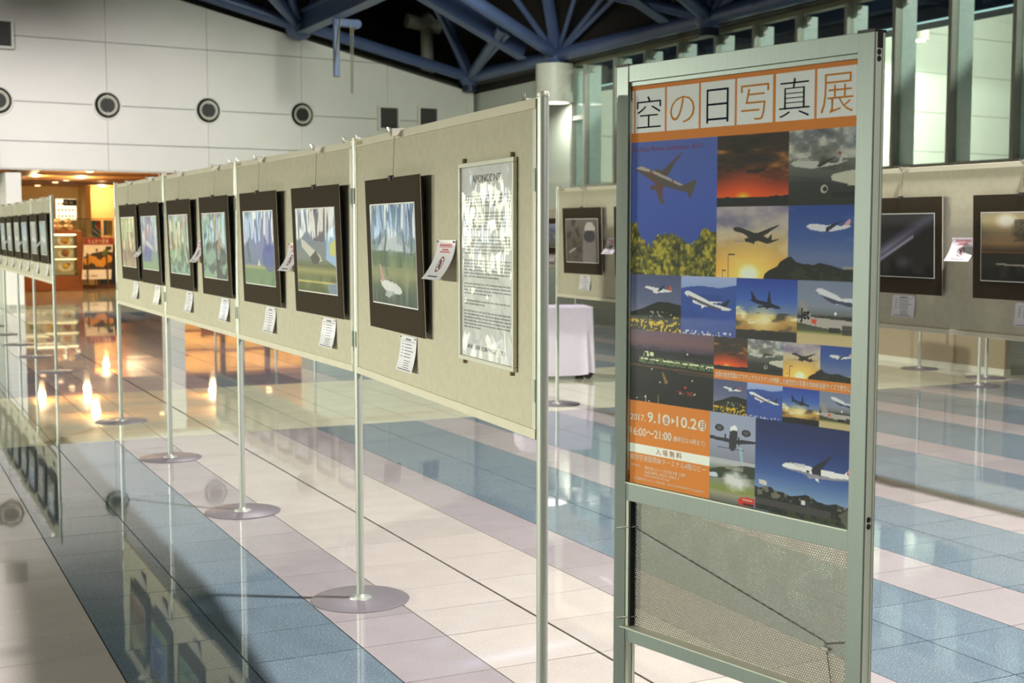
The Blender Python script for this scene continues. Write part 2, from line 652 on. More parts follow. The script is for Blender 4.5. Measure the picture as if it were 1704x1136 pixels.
MB().box(-.04, .10, 7.4, 22.62, 2.31, 2.38).build('window_head', M('olive_window_head', '7c7c66', .5, .2), win)
MB().box(-.03, .08, 22.07, 22.58, 1.30, 1.38).build('transom', FRAME_GREY, win)
for y in MY:
    mo = MB().box(-.06, .05, y - .03, y + .03, 0, 2.31).build('mullion', FRAME_GREY, win)
    MB().box(.05, .30, y - .035, y - .012, .02, 2.30).build('fin', FIN, mo)
    MB().box(.06, .14, y - .10, y - .04, 2.17, 2.29).build('bracket', WALLW, mo)
for a, b in zip(MY[1:], MY[:-1]):
    MB().box(.004, .014, a + .03, b - .03, .06, 2.31).build('pane', PANE, win)

# what stands behind that window: the continued gable wall, a navy beam with a light strip
bw = thing('wall_beyond', 'pale panelled wall seen through the window band', 'wall', (12.2, 27.0, 0), WA, kind='structure')
MB().box(.5, 34, .03, .2, 0, 10.4).build('wall_backing', JOINT, bw)
zz = [0, 2.57, 3.66, 4.75, 5.86, 6.95, 8.05, 10.4]
for za, zb in zip(zz[:-1], zz[1:]):
    for xa in range(0, 33, 4):
        MB().box(xa + .55, xa + 4.545, 0, .03, za + .007, zb - .007).build('wall_panel', WALLG, bw)
nb = thing('roof_beam', 'dark navy roof beam with light strip behind the window', 'beam', (14.2, 0, 4.50), 0)
MB().box(-.1, .5, 6, 30, 0, .55).build('beam_body', BLUE_DARK, nb)
MB().tube((-.14, 6, -.02), (-.14, 30, -.02), .014, n=8).build('light_strip', GLOW_CYAN, nb)
tag(MB().box(12.6, 34, -2, 33, 10.3, 10.4).build('ceiling_beyond', WALLG), 'pale ceiling of the hall behind the window band', 'ceiling', kind='structure')


# ------------------------------------------------------------------ lamps
def lamp_light(o, kind, w, col, size, cone=150, blend=.6, z=-.04, rot=(0, 0, 0), spec=.02):
    d = bpy.data.lights.new('lamp_light', kind)
    d.energy = w
    d.color = col
    d.shadow_soft_size = size
    if kind == 'SPOT':
        d.spot_size = R(cone)
        d.spot_blend = blend
    d.specular_factor = 0 if kind == 'POINT' else spec      # the glowing bulb or diffuser itself is what mirrors in the floor
    l = bpy.data.objects.new('lamp_light', d)
    COL.objects.link(l)
    l.parent = o
    l.location = (0, 0, z)
    l.rotation_euler = rot
    return l


def drum_lamp(x, y, z, label, w, col, r=.36, h=.72, size=.2, cone=150, blend=.7, rot=(0, 0, 0)):
    o = thing('drum_lamp', label, 'lamp', (x, y, z), 0, 'drum downlights under the roof truss')
    MB().lathe([(r * .72, .10), (r * .76, .0), (r, -.0), (r, h), (r * .3, h + .02), (.001, h + .02)], 36).build('drum', DRUM, o, True)
    MB().lathe([(.001, .09), (r * .74, .09)], 36).build('diffuser', GLOW, o)
    MB().tube((0, 0, h), (0, 0, h + .5), .05).build('hanger', BLUE_STEEL, o, True)
    lamp_light(o, 'SPOT', w, col, size, cone, blend, rot=rot, spec=.15 if 0 < x < 6 else (.02 if x < 0 else 0.))
    return o


drum_lamp(4.74, 2.93, 6.30, 'drum lamp above the poster stand, out of the picture', KEY_W, COOL, size=.16, cone=140)
drum_lamp(4.6, 13.9, 6.30, 'drum lamp above the aisle beyond the near panels', KEY_W * .35, COOL, size=.2, cone=130)
drum_lamp(11.93, 22.66, 3.87, 'drum lamp on the truss beside the window band', DRUM_W * .07, GREENISH, size=.2, cone=160)
drum_lamp(24.0, 26.0, 6.2, 'drum lamp glowing behind the window glass', DRUM_W * 2.4, GREENISH, r=.27, h=.6, size=.2, cone=178, blend=.1)
drum_lamp(4.74, -8.7, 6.30, 'drum lamp behind the camera, outside the picture', KEY_W * .75, COOL, size=.2, cone=170, blend=.2)
drum_lamp(-17.0, 17.5, 3.6, 'drum lamp over the far left aisle, outside the picture', SIDE_W * 1.35, (.98, 1.0, .86), size=.3, cone=178, blend=.1)
drum_lamp(-20.0, 4.2, 3.3, 'drum lamp beside the camera far left, outside the picture', SIDE_W * 1.6, (.98, 1.0, .86), size=.4, cone=178, blend=.1)  # added lamp, brightens poster and panel fronts from the left
drum_lamp(26.0, 22.0, 8.9, 'high drum lamp deep in the hall behind the window', DRUM_W * 5.5, GREENISH, size=.3, cone=178, blend=.1)  # added to brighten the wall beyond the glass
drum_lamp(18.0, 9.0, 8.9, 'high drum lamp near the window in the hall behind it', DRUM_W * 5, GREENISH, size=.3, cone=178, blend=.1)  # added to light the near faces of the mullion fins

# unseen wall washers, added to brighten the gable wall
for i, (x, y, t) in enumerate(((0.5, 20.0, 'left'), (4.4, 20.0, 'middle'), (8.6, 17.0, 'right'))):
    o = thing('wall_washer', 'spotlight aimed at the gable wall, %s one of three' % t, 'spotlight', (x, y, (6.0, 6.0, 5.2)[i]), 0, 'wall washers')
    MB().lathe([(.09, 0), (.11, -.02), (.11, .22), (.001, .22)], 16).build('can', BLUE_DARK, o, True)
    MB().lathe([(.001, .02), (.09, .02)], 16).build('lens', GLOW, o)
    lamp_light(o, 'SPOT', WASH_W * (1.0, .8, .75)[i], (COOL, COOL, GREENISH)[i], (.15, .15, .7)[i], (80, 80, 85)[i], .9, z=-.05, rot=(R((52, 52, 80)[i]), 0, R((-5, -5, -8)[i])))

# ------------------------------------------------------------------ roof and its space frame
roof = thing('ceiling', 'dark roof deck above the blue space frame', 'ceiling', (0, 0, 0), 0, kind='structure')
rz = lambda x: 7.0 + .2119 * (12.2 - abs(x)) if abs(x) < 40 else 0
for xa, xb in ((-14, 0), (0, 12.25)):
    MB().quad((xa, -5, rz(xa)), (xa, 33, rz(xa)), (xb, 33, rz(xb)), (xb, -5, rz(xb))).quad((xa, -5, rz(xa) + .2), (xb, -5, rz(xb) + .2), (xb, 33, rz(xb) + .2), (xa, 33, rz(xa) + .2)).build('roof_deck', DARKROOF, roof)
MB().box(-14, 12.25, 32.8, 33, 2.9, 10).build('back_closure', DARKROOF, roof)
MB().box(12.05, 12.3, -5, 33, 4.76, 7.2).build('eaves_board', DARKROOF, roof)

tr = thing('roof_truss', 'blue steel tube space frame under the dark roof', 'truss', (0, 0, 0))


def tubeobj(a, b, r, name='truss_tube', n=14):
    return MB().tube(a, b, r, n=n).build(name, BLUE_STEEL, tr, True)


NA = [(12.0, y, 4.77) for y in (26.76, 22.69, 17.61, 12.53, 7.45)]
for a, b in zip(NA[:-1], NA[1:]):
    tubeobj(a, b, .135)
for c in NA:
    MB().ball(c, .24, 16).build('node', BLUE_STEEL, tr, True)
    MB().tube((c[0], c[1], c[2] - .3), (c[0], c[1], c[2]), .16, n=16).build('node_collar', BLUE_DARK, tr, True)


def ray(c, d, r, k):
    tubeobj(c, (c[0] + d[0] * k, c[1] + d[1] * k, c[2] + d[2] * k), r)


for c in NA[1:]:
    ray(c, (-3.3, -1.91, .90), .12, 2.1)       # main diagonals climbing to the next row of nodes
    ray(c, (-3.3, 1.91, .90), .09, 2.1) if c is not NA[1] else None
    ray(c, (-1.4, -.36, 1.31), .06, 1.7)
    ray(c, (-.7, -.80, 1.30), .12, 1.7)
    ray(c, (-.8, -2.34, .93), .05, 1.7)
    ray(c, (-.4, -2.68, .80), .055, 1.7)
    ray(c, (-.3, -3.01, .76), .055, 1.7)
    ray(c, (-.6, 1.9, 1.2), .05, 1.3)
ray(NA[0], (-.8, -.65, 1.01), .13, 2.)
ray(NA[0], (-1.0, -3.45, .33), .11, 1.25)
ray(NA[0], (-.9, -3.45, .25), .05, 1.25)
ray(NA[0], (-2.0, -2.26, 1.51), .07, 1.3)
tubeobj(NA[0], (7.2, 26.15, 5.75), .12)


def girder(a, b, hgt, wid):
    """I-shaped girder between two points"""
    a, b = Vector(a), Vector(b)
    d = (b - a).normalized()
    sd = d.cross(Vector((0, 0, 1))).normalized()
    up = sd.cross(d)
    g = MB()
    for (w0, h0, h1) in ((wid, 0, .035), (.018, .035, hgt - .035), (wid, hgt - .035, hgt)):
        k0 = len(g.v)
        for p in (a, b):
            for u, v_ in ((-w0, h0), (w0, h0), (w0, h1), (-w0, h1)):
                g.v.append(tuple(p + sd * u + up * v_))
        g.f += [tuple(k0 + q for q in f_) for f_ in ((0, 1, 5, 4), (1, 2, 6, 5), (2, 3, 7, 6), (3, 0, 4, 7), (3, 2, 1, 0), (4, 5, 6, 7))]
    return g.build('truss_girder', BLUE_STEEL, tr)


girder((11.55, 23.3, 4.74), (6.4, 22.3, 6.78), .42, .12)
girder((11.55, 18.2, 4.74), (6.4, 17.2, 6.78), .42, .12)
girder((8.0, 26.3, 5.36), (8.0, 5, 5.36), .42, .13)
tubeobj((8.0, 26.2, 6.2), (8.0, 10, 6.2), .10)
MB().ball((8.0, 26.2, 5.55), .3, 14).build('node', BLUE_STEEL, tr, True)
tubeobj((8.0, 26.2, 5.55), (4.0, 26.0, 6.5), .14)
tubeobj((8.0, 26.2, 5.55), (6.0, 22.0, 7.2), .09)
tubeobj((8.0, 26.2, 5.55), (4.5, 21.5, 6.9), .12)
for k in range(7):
    tubeobj((8.0, 25.5 - 2.4 * k, 5.8), (8.0, 24.3 - 2.4 * k, 6.2), .045)
    tubeobj((8.0, 23.1 - 2.4 * k, 5.8), (8.0, 24.3 - 2.4 * k, 6.2), .045)
# maintenance walkway mesh up in the frame
wk = thing('walkway', 'thin dark steel walkway grating up in the roof frame', 'walkway', (0, 0, 0))
for i in range(14):
    MB().tube((8.6, 24.5 - i * .9, 6.9), (11.8, 24.5 - i * .9, 6.9), .018, n=6).build('cross_bar', BLUE_DARK, wk)
for i in range(5):
    MB().tube((8.7 + i * .75, 12, 6.93), (8.7 + i * .75, 25, 6.93), .02, n=6).build('long_bar', BLUE_DARK, wk)
    MB().tube((8.7 + i * .75, 22.2, 6.9), (8.7 + i * .75, 22.2, 8.2), .02, n=6).build('hanger_rod', BLUE_DARK, wk)
# white duct that rises behind the gable corner
du = thing('duct', 'white vertical pipe behind the gable corner', 'pipe', (11.75, 28.6, 0))
MB().tube((0, 0, 3.2), (0, 0, 6.15), .15, n=20).build('riser', PIPE_WHITE, du, True)
MB().ball((0, 0, 6.2), .2, 16).build('elbow', PIPE_WHITE, du, True)
MB().tube((-.5, 0, 6.2), (1.1, 0, 6.0), .16, n=20).build('branch', PIPE_WHITE, du, True)
# banner hoist hanging from the girder
ho = thing('banner_hoist', 'blue bar and pulley with dangling ropes under the girder', 'hoist', (8.0, 23.9, 5.34))
MB().box(-.055, .055, -.04, .04, -1.05, .05).build('hanging_bar', BLUE_STEEL, ho, bevel=.01)
MB().box(-.02, .42, -.05, .05, -.12, .02).build('arm', BLUE_STEEL, ho, bevel=.01)
MB().tube((.40, -.06, -.06), (.40, .12, -.06), .08, n=16).build('pulley', BLUE_STEEL, ho, True)
MB().path([(.12, -.08, .9), (.10, -.08, .3), (.02, -.08, -.3), (-.05, -.07, -.8)], .012).build('rope', M('old_rope', '8a8a74', .8), ho)
MB().path([(.26, -.06, -.1), (.27, -.06, -1.35)], .012).build('rope', MATS['old_rope'], ho)
MB().path([(.31, -.06, -.1), (.29, -.06, -1.35)], .012).build('rope', MATS['old_rope'], ho)

# ------------------------------------------------------------------ restaurant behind the opening
WOOD = M('orange_brown_wood', '9a5a22', .45, 0, .18, 3, brushed=(1, 1, 12))
WOOD_D = M('dark_brown_wood', '5a3418', .5, 0, .18, 3)
BEIGE = M('warm_plaster', 'd9b983', .7, 0, .05, 3)
rest_ = thing('wall_restaurant', 'warm plaster walls of the restaurant', 'wall', (0, 0, 0), kind='structure')
MB().box(-2, 14, 42.0, 42.2, 0, 3.0).build('back_wall', BEIGE, rest_)
MB().box(5.85, 6.0, 40.6, 42.0, 0, 2.75).build('wall_return', BEIGE, rest_)
MB().box(6.9, 7.2, 34, 42.0, 0, 2.75).build('side_partition', WOOD_D, rest_)
MB().box(-2.2, -2, 27.6, 42.2, 0, 3.0).build('side_wall', BEIGE, rest_)
MB().box(12.0, 12.2, 27.3, 42.2, 0, 3.0).build('side_wall', BEIGE, rest_)
rc = thing('ceiling_restaurant', 'brown timber ceiling of the restaurant', 'ceiling', (0, 0, 0), kind='structure')
MB().box(-2.2, 12.2, 27.6, 42.2, 2.76, 2.86).build('ceiling_boards', M('caramel_ceiling', 'b98344', .55, 0, .08, 2), rc)
for y in (29.0, 32.2, 35.4, 38.6):
    MB().box(-2.2, 12.2, y, y + .35, 2.72, 2.76).build('ceiling_beam', WOOD_D, rc)
MB().box(3.0, 3.5, 27.6, 42, 2.72, 2.76).build('ceiling_beam', WOOD_D, rc)
DL = ['front ceiling downlight above the easel menu', 'front ceiling downlight just left of the near panel row', 'ceiling downlight at the left restaurant edge', 'ceiling downlight deep above the showcase, middle of three',
      'ceiling downlight above the showcase, nearest of three', 'ceiling downlight deep above the showcase, farthest of three', 'rear ceiling downlight beside the wall return', 'rear ceiling downlight above the lit menu panel',
      'front downlight right of the middle pillar, mirrored in floor', 'second front downlight right of the middle pillar', 'downlight above the booth right of the middle pillar', 'downlight above the booth near the grey pillar',
      'front downlight nearest the grey pillar', 'rear downlight between the two booths']
k = 0
for (x, y) in ((4.56, 30.9), (6.02, 30.7), (3.75, 34.0), (4.80, 36.6), (4.9, 34.6), (4.72, 38.2), (6.38, 41.0), (4.6, 41.2), (7.6, 30.6), (8.8, 31.2), (7.9, 33.8), (9.4, 33.9), (10.6, 31.0), (8.6, 36.8)):
    o = thing('ceiling_downlight', DL[k], 'lamp', (x, y, 2.755), 0, 'restaurant downlights')
    MB().lathe([(.085, 0), (.12, -.005), (.12, .0)], 18).build('trim_ring', ALU_LIGHT, o, True)
    MB().lathe([(.001, -.012), (.075, -.01), (.075, 0)], 18).build('bulb', GLOW_WARM, o, True)
    if k % 2 == 0:
        lamp_light(o, 'POINT', WARM_W, WARM, .08, z=-.15)
    k += 1

# wall signs and pictures at the back
def flat_sign(name, label, cat, x0, x1, y, z0, z1, mat, mark=None, n=0):
    o = thing(name, label, cat, ((x0 + x1) / 2, y, z0), 0)
    w = (x1 - x0) / 2
    MB().box(-w, w, -.03, 0, 0, z1 - z0).build('board', mat, o)
    for i in range(n):
        MB().box(-w * .8 + i * 1.6 * w / n, -w * .8 + (i + .55) * 1.6 * w / n, -.034, -.03, (z1 - z0) * .35, (z1 - z0) * .65).build('mark', mark, o)
    return o


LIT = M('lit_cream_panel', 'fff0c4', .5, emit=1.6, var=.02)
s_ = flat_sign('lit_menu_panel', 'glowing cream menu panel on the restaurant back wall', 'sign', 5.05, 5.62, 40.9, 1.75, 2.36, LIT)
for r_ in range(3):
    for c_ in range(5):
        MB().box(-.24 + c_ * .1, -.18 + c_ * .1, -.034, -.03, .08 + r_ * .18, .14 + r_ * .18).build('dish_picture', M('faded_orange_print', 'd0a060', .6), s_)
flat_sign('shop_sign', 'dark blue sign with two pale characters above the showcase', 'sign', 5.25, 5.62, 40.85, 2.16, 2.35, M('navy_sign', '1b2c46', .5), M('pale_mark', 'c9c6b4', .5), 2)
pz = flat_sign('wall_print', 'red and blue print on the wall behind the branches', 'picture', 5.98, 6.25, 40.5, 1.22, 1.74, M('blue_print', '3d6f86', .5))
MB().box(-.02, .13, -.034, -.03, .25, .48).build('red_patch', M('red_patch', 'b8473a', .5), pz)
pz2 = flat_sign('wall_print', 'tan and blue print right of the red and blue one', 'picture', 6.32, 6.58, 40.5, 1.3, 1.74, M('tan_print', 'b89a5c', .5))
MB().box(-.13, -.05, -.034, -.03, .0, .44).build('blue_patch', MATS['blue_print'], pz2)

# glass showcase with plates of food
sc = thing('food_showcase', 'wooden glass showcase full of plates at the restaurant front', 'display case', (3.98, 33.7, 0))
MB().box(-.72, .72, -.3, .4, 0, .36).build('base', WOOD, sc, bevel=.01)
MB().box(-.72, .72, -.28, .4, 1.36, 1.44).build('top_board', WOOD, sc, bevel=.01)
for x in (-.72, .62):
    MB().box(x, x + .1, -.3, .4, .36, 1.36).build('side_post', WOOD, sc)
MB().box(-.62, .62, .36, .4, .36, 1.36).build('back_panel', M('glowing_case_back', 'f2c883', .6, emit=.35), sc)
for z in (.46, .78, 1.08):
    MB().box(-.62, .62, -.24, .36, z - .02, z).build('shelf', M('pale_shelf', 'e8cf9c', .5), sc)
MB().box(-.62, .62, -.29, -.285, .36, 1.36).build('glass_front', PANE, sc)
MB().tube((-.6, -.2, 1.34), (.6, -.2, 1.34), .015, n=8).build('tube_light', M('case_tube_glow', 'ffe9b8', .5, emit=4, var=0), sc)
MB().tube((-.6, -.2, .755), (.6, -.2, .755), .01, n=8).build('tube_light', MATS['case_tube_glow'], sc)
MB().tube((-.6, -.2, 1.055), (.6, -.2, 1.055), .01, n=8).build('tube_light', MATS['case_tube_glow'], sc)
PLATE = M('glazed_white_plate', 'f4ecd8', .25)
FOOD = [M('fried_food_%s' % n_, c_, .6, 0, .25, 30) for n_, c_ in (('golden', 'd69a3a'), ('green', '9fb04a'), ('yellow', 'f0c23a'), ('brown', 'a8682c'))]
for zi, (z, nm) in enumerate(((.46, 'bottom'), (.78, 'middle'), (1.08, 'top'))):
    for xi, x in enumerate((-.42, -.05, .36)):
        o = thing('plate_of_food', '%s plate on the %s showcase shelf' % (('left', 'middle', 'right')[xi], nm), 'plate', (3.98 + x, 33.7 + .02, z), 0, 'plates in the food showcase')
        o.rotation_euler = (R(55), 0, 0)
        o.location.z += .09
        o.location.y -= .06
        MB().lathe([(.001, .03), (.10, .03), (.17, .06), (.175, .058), (.10, .015), (.001, .015)], 20).build('plate', PLATE, o, True)
        MB().ball((0, 0, .05), .09 if zi else .07, 12, .5).build('food', FOOD[(zi + xi) % 4], o, True)
        MB().ball((.06, .05, .05), .045, 10, .8).build('garnish', FOOD[(zi + xi + 1) % 4], o, True)
for i, x in enumerate((.2, .45)):
    o = thing('paper_lantern', 'small pale paper lantern on showcase top, %s one' % ('left', 'right')[i], 'lantern', (3.98 + x, 33.7, 1.44), 0, 'lanterns on the showcase')
    MB().lathe([(.05, 0), (.11, .05), (.12, .10), (.03, .17), (.09, .22), (.05, .28)], 14).build('shade', M('lantern_paper', 'd8c6a0', .7), o, True)
    MB().lathe([(.001, .0), (.05, 0), (.05, .01)], 14).build('foot', WOOD_D, o)

# easel poster
ea = thing('easel_menu', 'easel menu poster with red band and fried cutlet picture', 'sign', (5.02, 33.2, 0))
pe = MB().prism([(-.37, .27), (.31, .27), (.40, 1.27), (-.28, 1.27)], -.02, 0).build('poster_board', M('menu_white', 'f6f4ea', .45), ea)
pe.rotation_euler = (R(-4), 0, 0)
MB().prism([(-.297, 1.10), (.385, 1.10), (.40, 1.27), (-.28, 1.27)], -.024, -.02).build('red_band', M('menu_red', '93312a', .5), pe)
text_obj('lettering', 'とんかつ定食', M('menu_cream_ink', 'f6ecdc', .6), pe, -.19, 1.13, .29, 1.24, -.025)
text_obj('lettering', '1,180', M('menu_grey_ink', '6e6a5c', .6), pe, -.30, .31, .0, .38, -.021)
MB().prism([(-.345, .50), (.332, .50), (.365, .92), (.2, .95), (-.1, .9), (-.31, .80)], -.023, -.0201).build('dish_shadow', M('menu_dark_dish', '3b2c1c', .5), pe)
fd = MB()
for i in range(7):
    fd.ball((-.24 + i * .085, -.03, .70 + .06 * math.sin(i * 1.3)), .085, 10, 1.1)
fo_ = fd.build('cutlet_picture', FOOD[0], pe, True)
fo_.scale = (1, .12, 1)
fo_.location = (0, -.022, 0)
MB().prism([(.12, .85), (.24, .82), (.28, .97), (.16, .98)], -.026, -.0201).build('greens_picture', M('menu_green', '5c7a34', .6), pe)
MB().prism([(.2, .97), (.34, .97), (.35, 1.06), (.22, 1.06)], -.026, -.0201).build('bowl_picture', M('menu_bowl', '2f3a2a', .6), pe)
for x in (-.22, .22):
    MB().tube((x, .02, .9), (x * 1.1, -.02, 0), .02, n=8).build('leg', WOOD_D, ea)
MB().tube((0, .03, 1.0), (0, .5, 0), .02, n=8).build('leg', WOOD_D, ea)
tag(MB().box(5.25, 6.3, 34.2, 34.9, 0, .86).build('counter', M('dark_counter', '211a1a', .5), bevel=.02), 'dark low counter right of the easel menu', 'counter')
va = thing('branch_arrangement', 'bare twig arrangement behind the easel menu', 'plant', (5.6, 34.6, .86))
MB().lathe([(.06, 0), (.10, .1), (.07, .22), (.05, .25)], 16).build('vase', WOOD_D, va, True)
rg = random.Random(5)
for i in range(14):
    a = rg.uniform(-1.2, 1.2)
    MB().tube((0, 0, .2), (math.sin(a) * .75, rg.uniform(-.2, .2), .25 + math.cos(a) * rg.uniform(.35, .6)), .012, .004, n=6).build('twig', M('pale_twig', 'a08a60', .8), va)
gp = thing('glass_screen', 'low clear glass screen behind the showcase', 'screen', (4.9, 34.05, 0))
MB().box(-1.7, 1.9, -.005, .005, .1, 1.72).build('pane', PANE, gp)
MB().box(-1.7, 1.9, -.02, .02, 1.72, 1.74).build('top_rail', WOOD_D, gp)
MB().box(-1.7, 1.9, -.02, .02, 0, .1).build('bottom_rail', WOOD_D, gp)
# glowing panels dressed as shop windows, added for the glossy prints to mirror
for i, (xa, xb, col, e_, nm) in enumerate(((-18.3, -16.5, 'fff3df', 5.0, 'cream'), (-15.7, -14.9, 'dfeaff', 3.0, 'bluish'), (-14.1, -13.6, 'ffe3b0', 3.0, 'amber'))):
    o = thing('window_%d' % (i + 2), 'lit %s shop window in the gable wall, left of the picture' % nm, 'window', on_wall((xa + xb) / 2, .9, .6), WA, kind='structure')
    w = (xb - xa) / 2
    MB().box(-w, w, -.02, .0, 0, 1.35).build('lit_blind', M('lit_%s_blind' % nm, col, .6, emit=e_, var=.1, scale=2), o)
    MB().box(-w, w, -.06, -.055, 0, 1.35).build('pane', PANE, o)
    MB().box(-w - .06, w + .06, -.08, .02, -.06, 0).box(-w - .06, w + .06, -.08, .02, 1.35, 1.41).box(-w - .06, -w, -.08, .02, 0, 1.35).box(w, w + .06, -.08, .02, 0, 1.35).box(-.02, .02, -.08, .0, 0, 1.35).build('window_frame', FRAME_GREY, o)
# lit bottle-and-plate shelving at the right half of the restaurant, mirrored in the floor under the near panels
sh = thing('lit_shelving', 'warm lit wooden shelving right of the middle pillar', 'shelves', (9.35, 36.0, 0))
MB().box(-1.9, 1.9, .3, .34, .1, 2.5).build('back_panel', M('amber_backlit_panel', 'f4b65c', .6, emit=.7, var=.3, scale=2.2), sh)
for z in (.1, .7, 1.25, 1.8, 2.4):
    MB().box(-1.9, 1.9, -.05, .3, z, z + .06).build('shelf', WOOD, sh)
for x in (-1.95, -.65, .6, 1.9):
    MB().box(x, x + .06, -.05, .34, 0, 2.5).build('upright', WOOD_D, sh)
# more restaurant furniture that only shows mirrored in the floor
for i, (x, y, lab) in enumerate(((8.0, 33.0, 'wooden dining booth right of the middle pillar'), (9.6, 34.0, 'wooden dining booth near the grey pillar'))):
    o = thing('dining_booth', lab, 'booth', (x, y, 0), 0, 'restaurant booths')
    MB().box(-.5, .5, .2, .28, 0, 1.2).build('back_board', WOOD, o)
    MB().box(-.5, .5, -.2, .2, .38, .45).build('seat', WOOD_D, o)
    for sx_ in (-.45, .4):
        MB().box(sx_, sx_ + .05, -.2, .2, 0, .38).build('leg', WOOD_D, o)

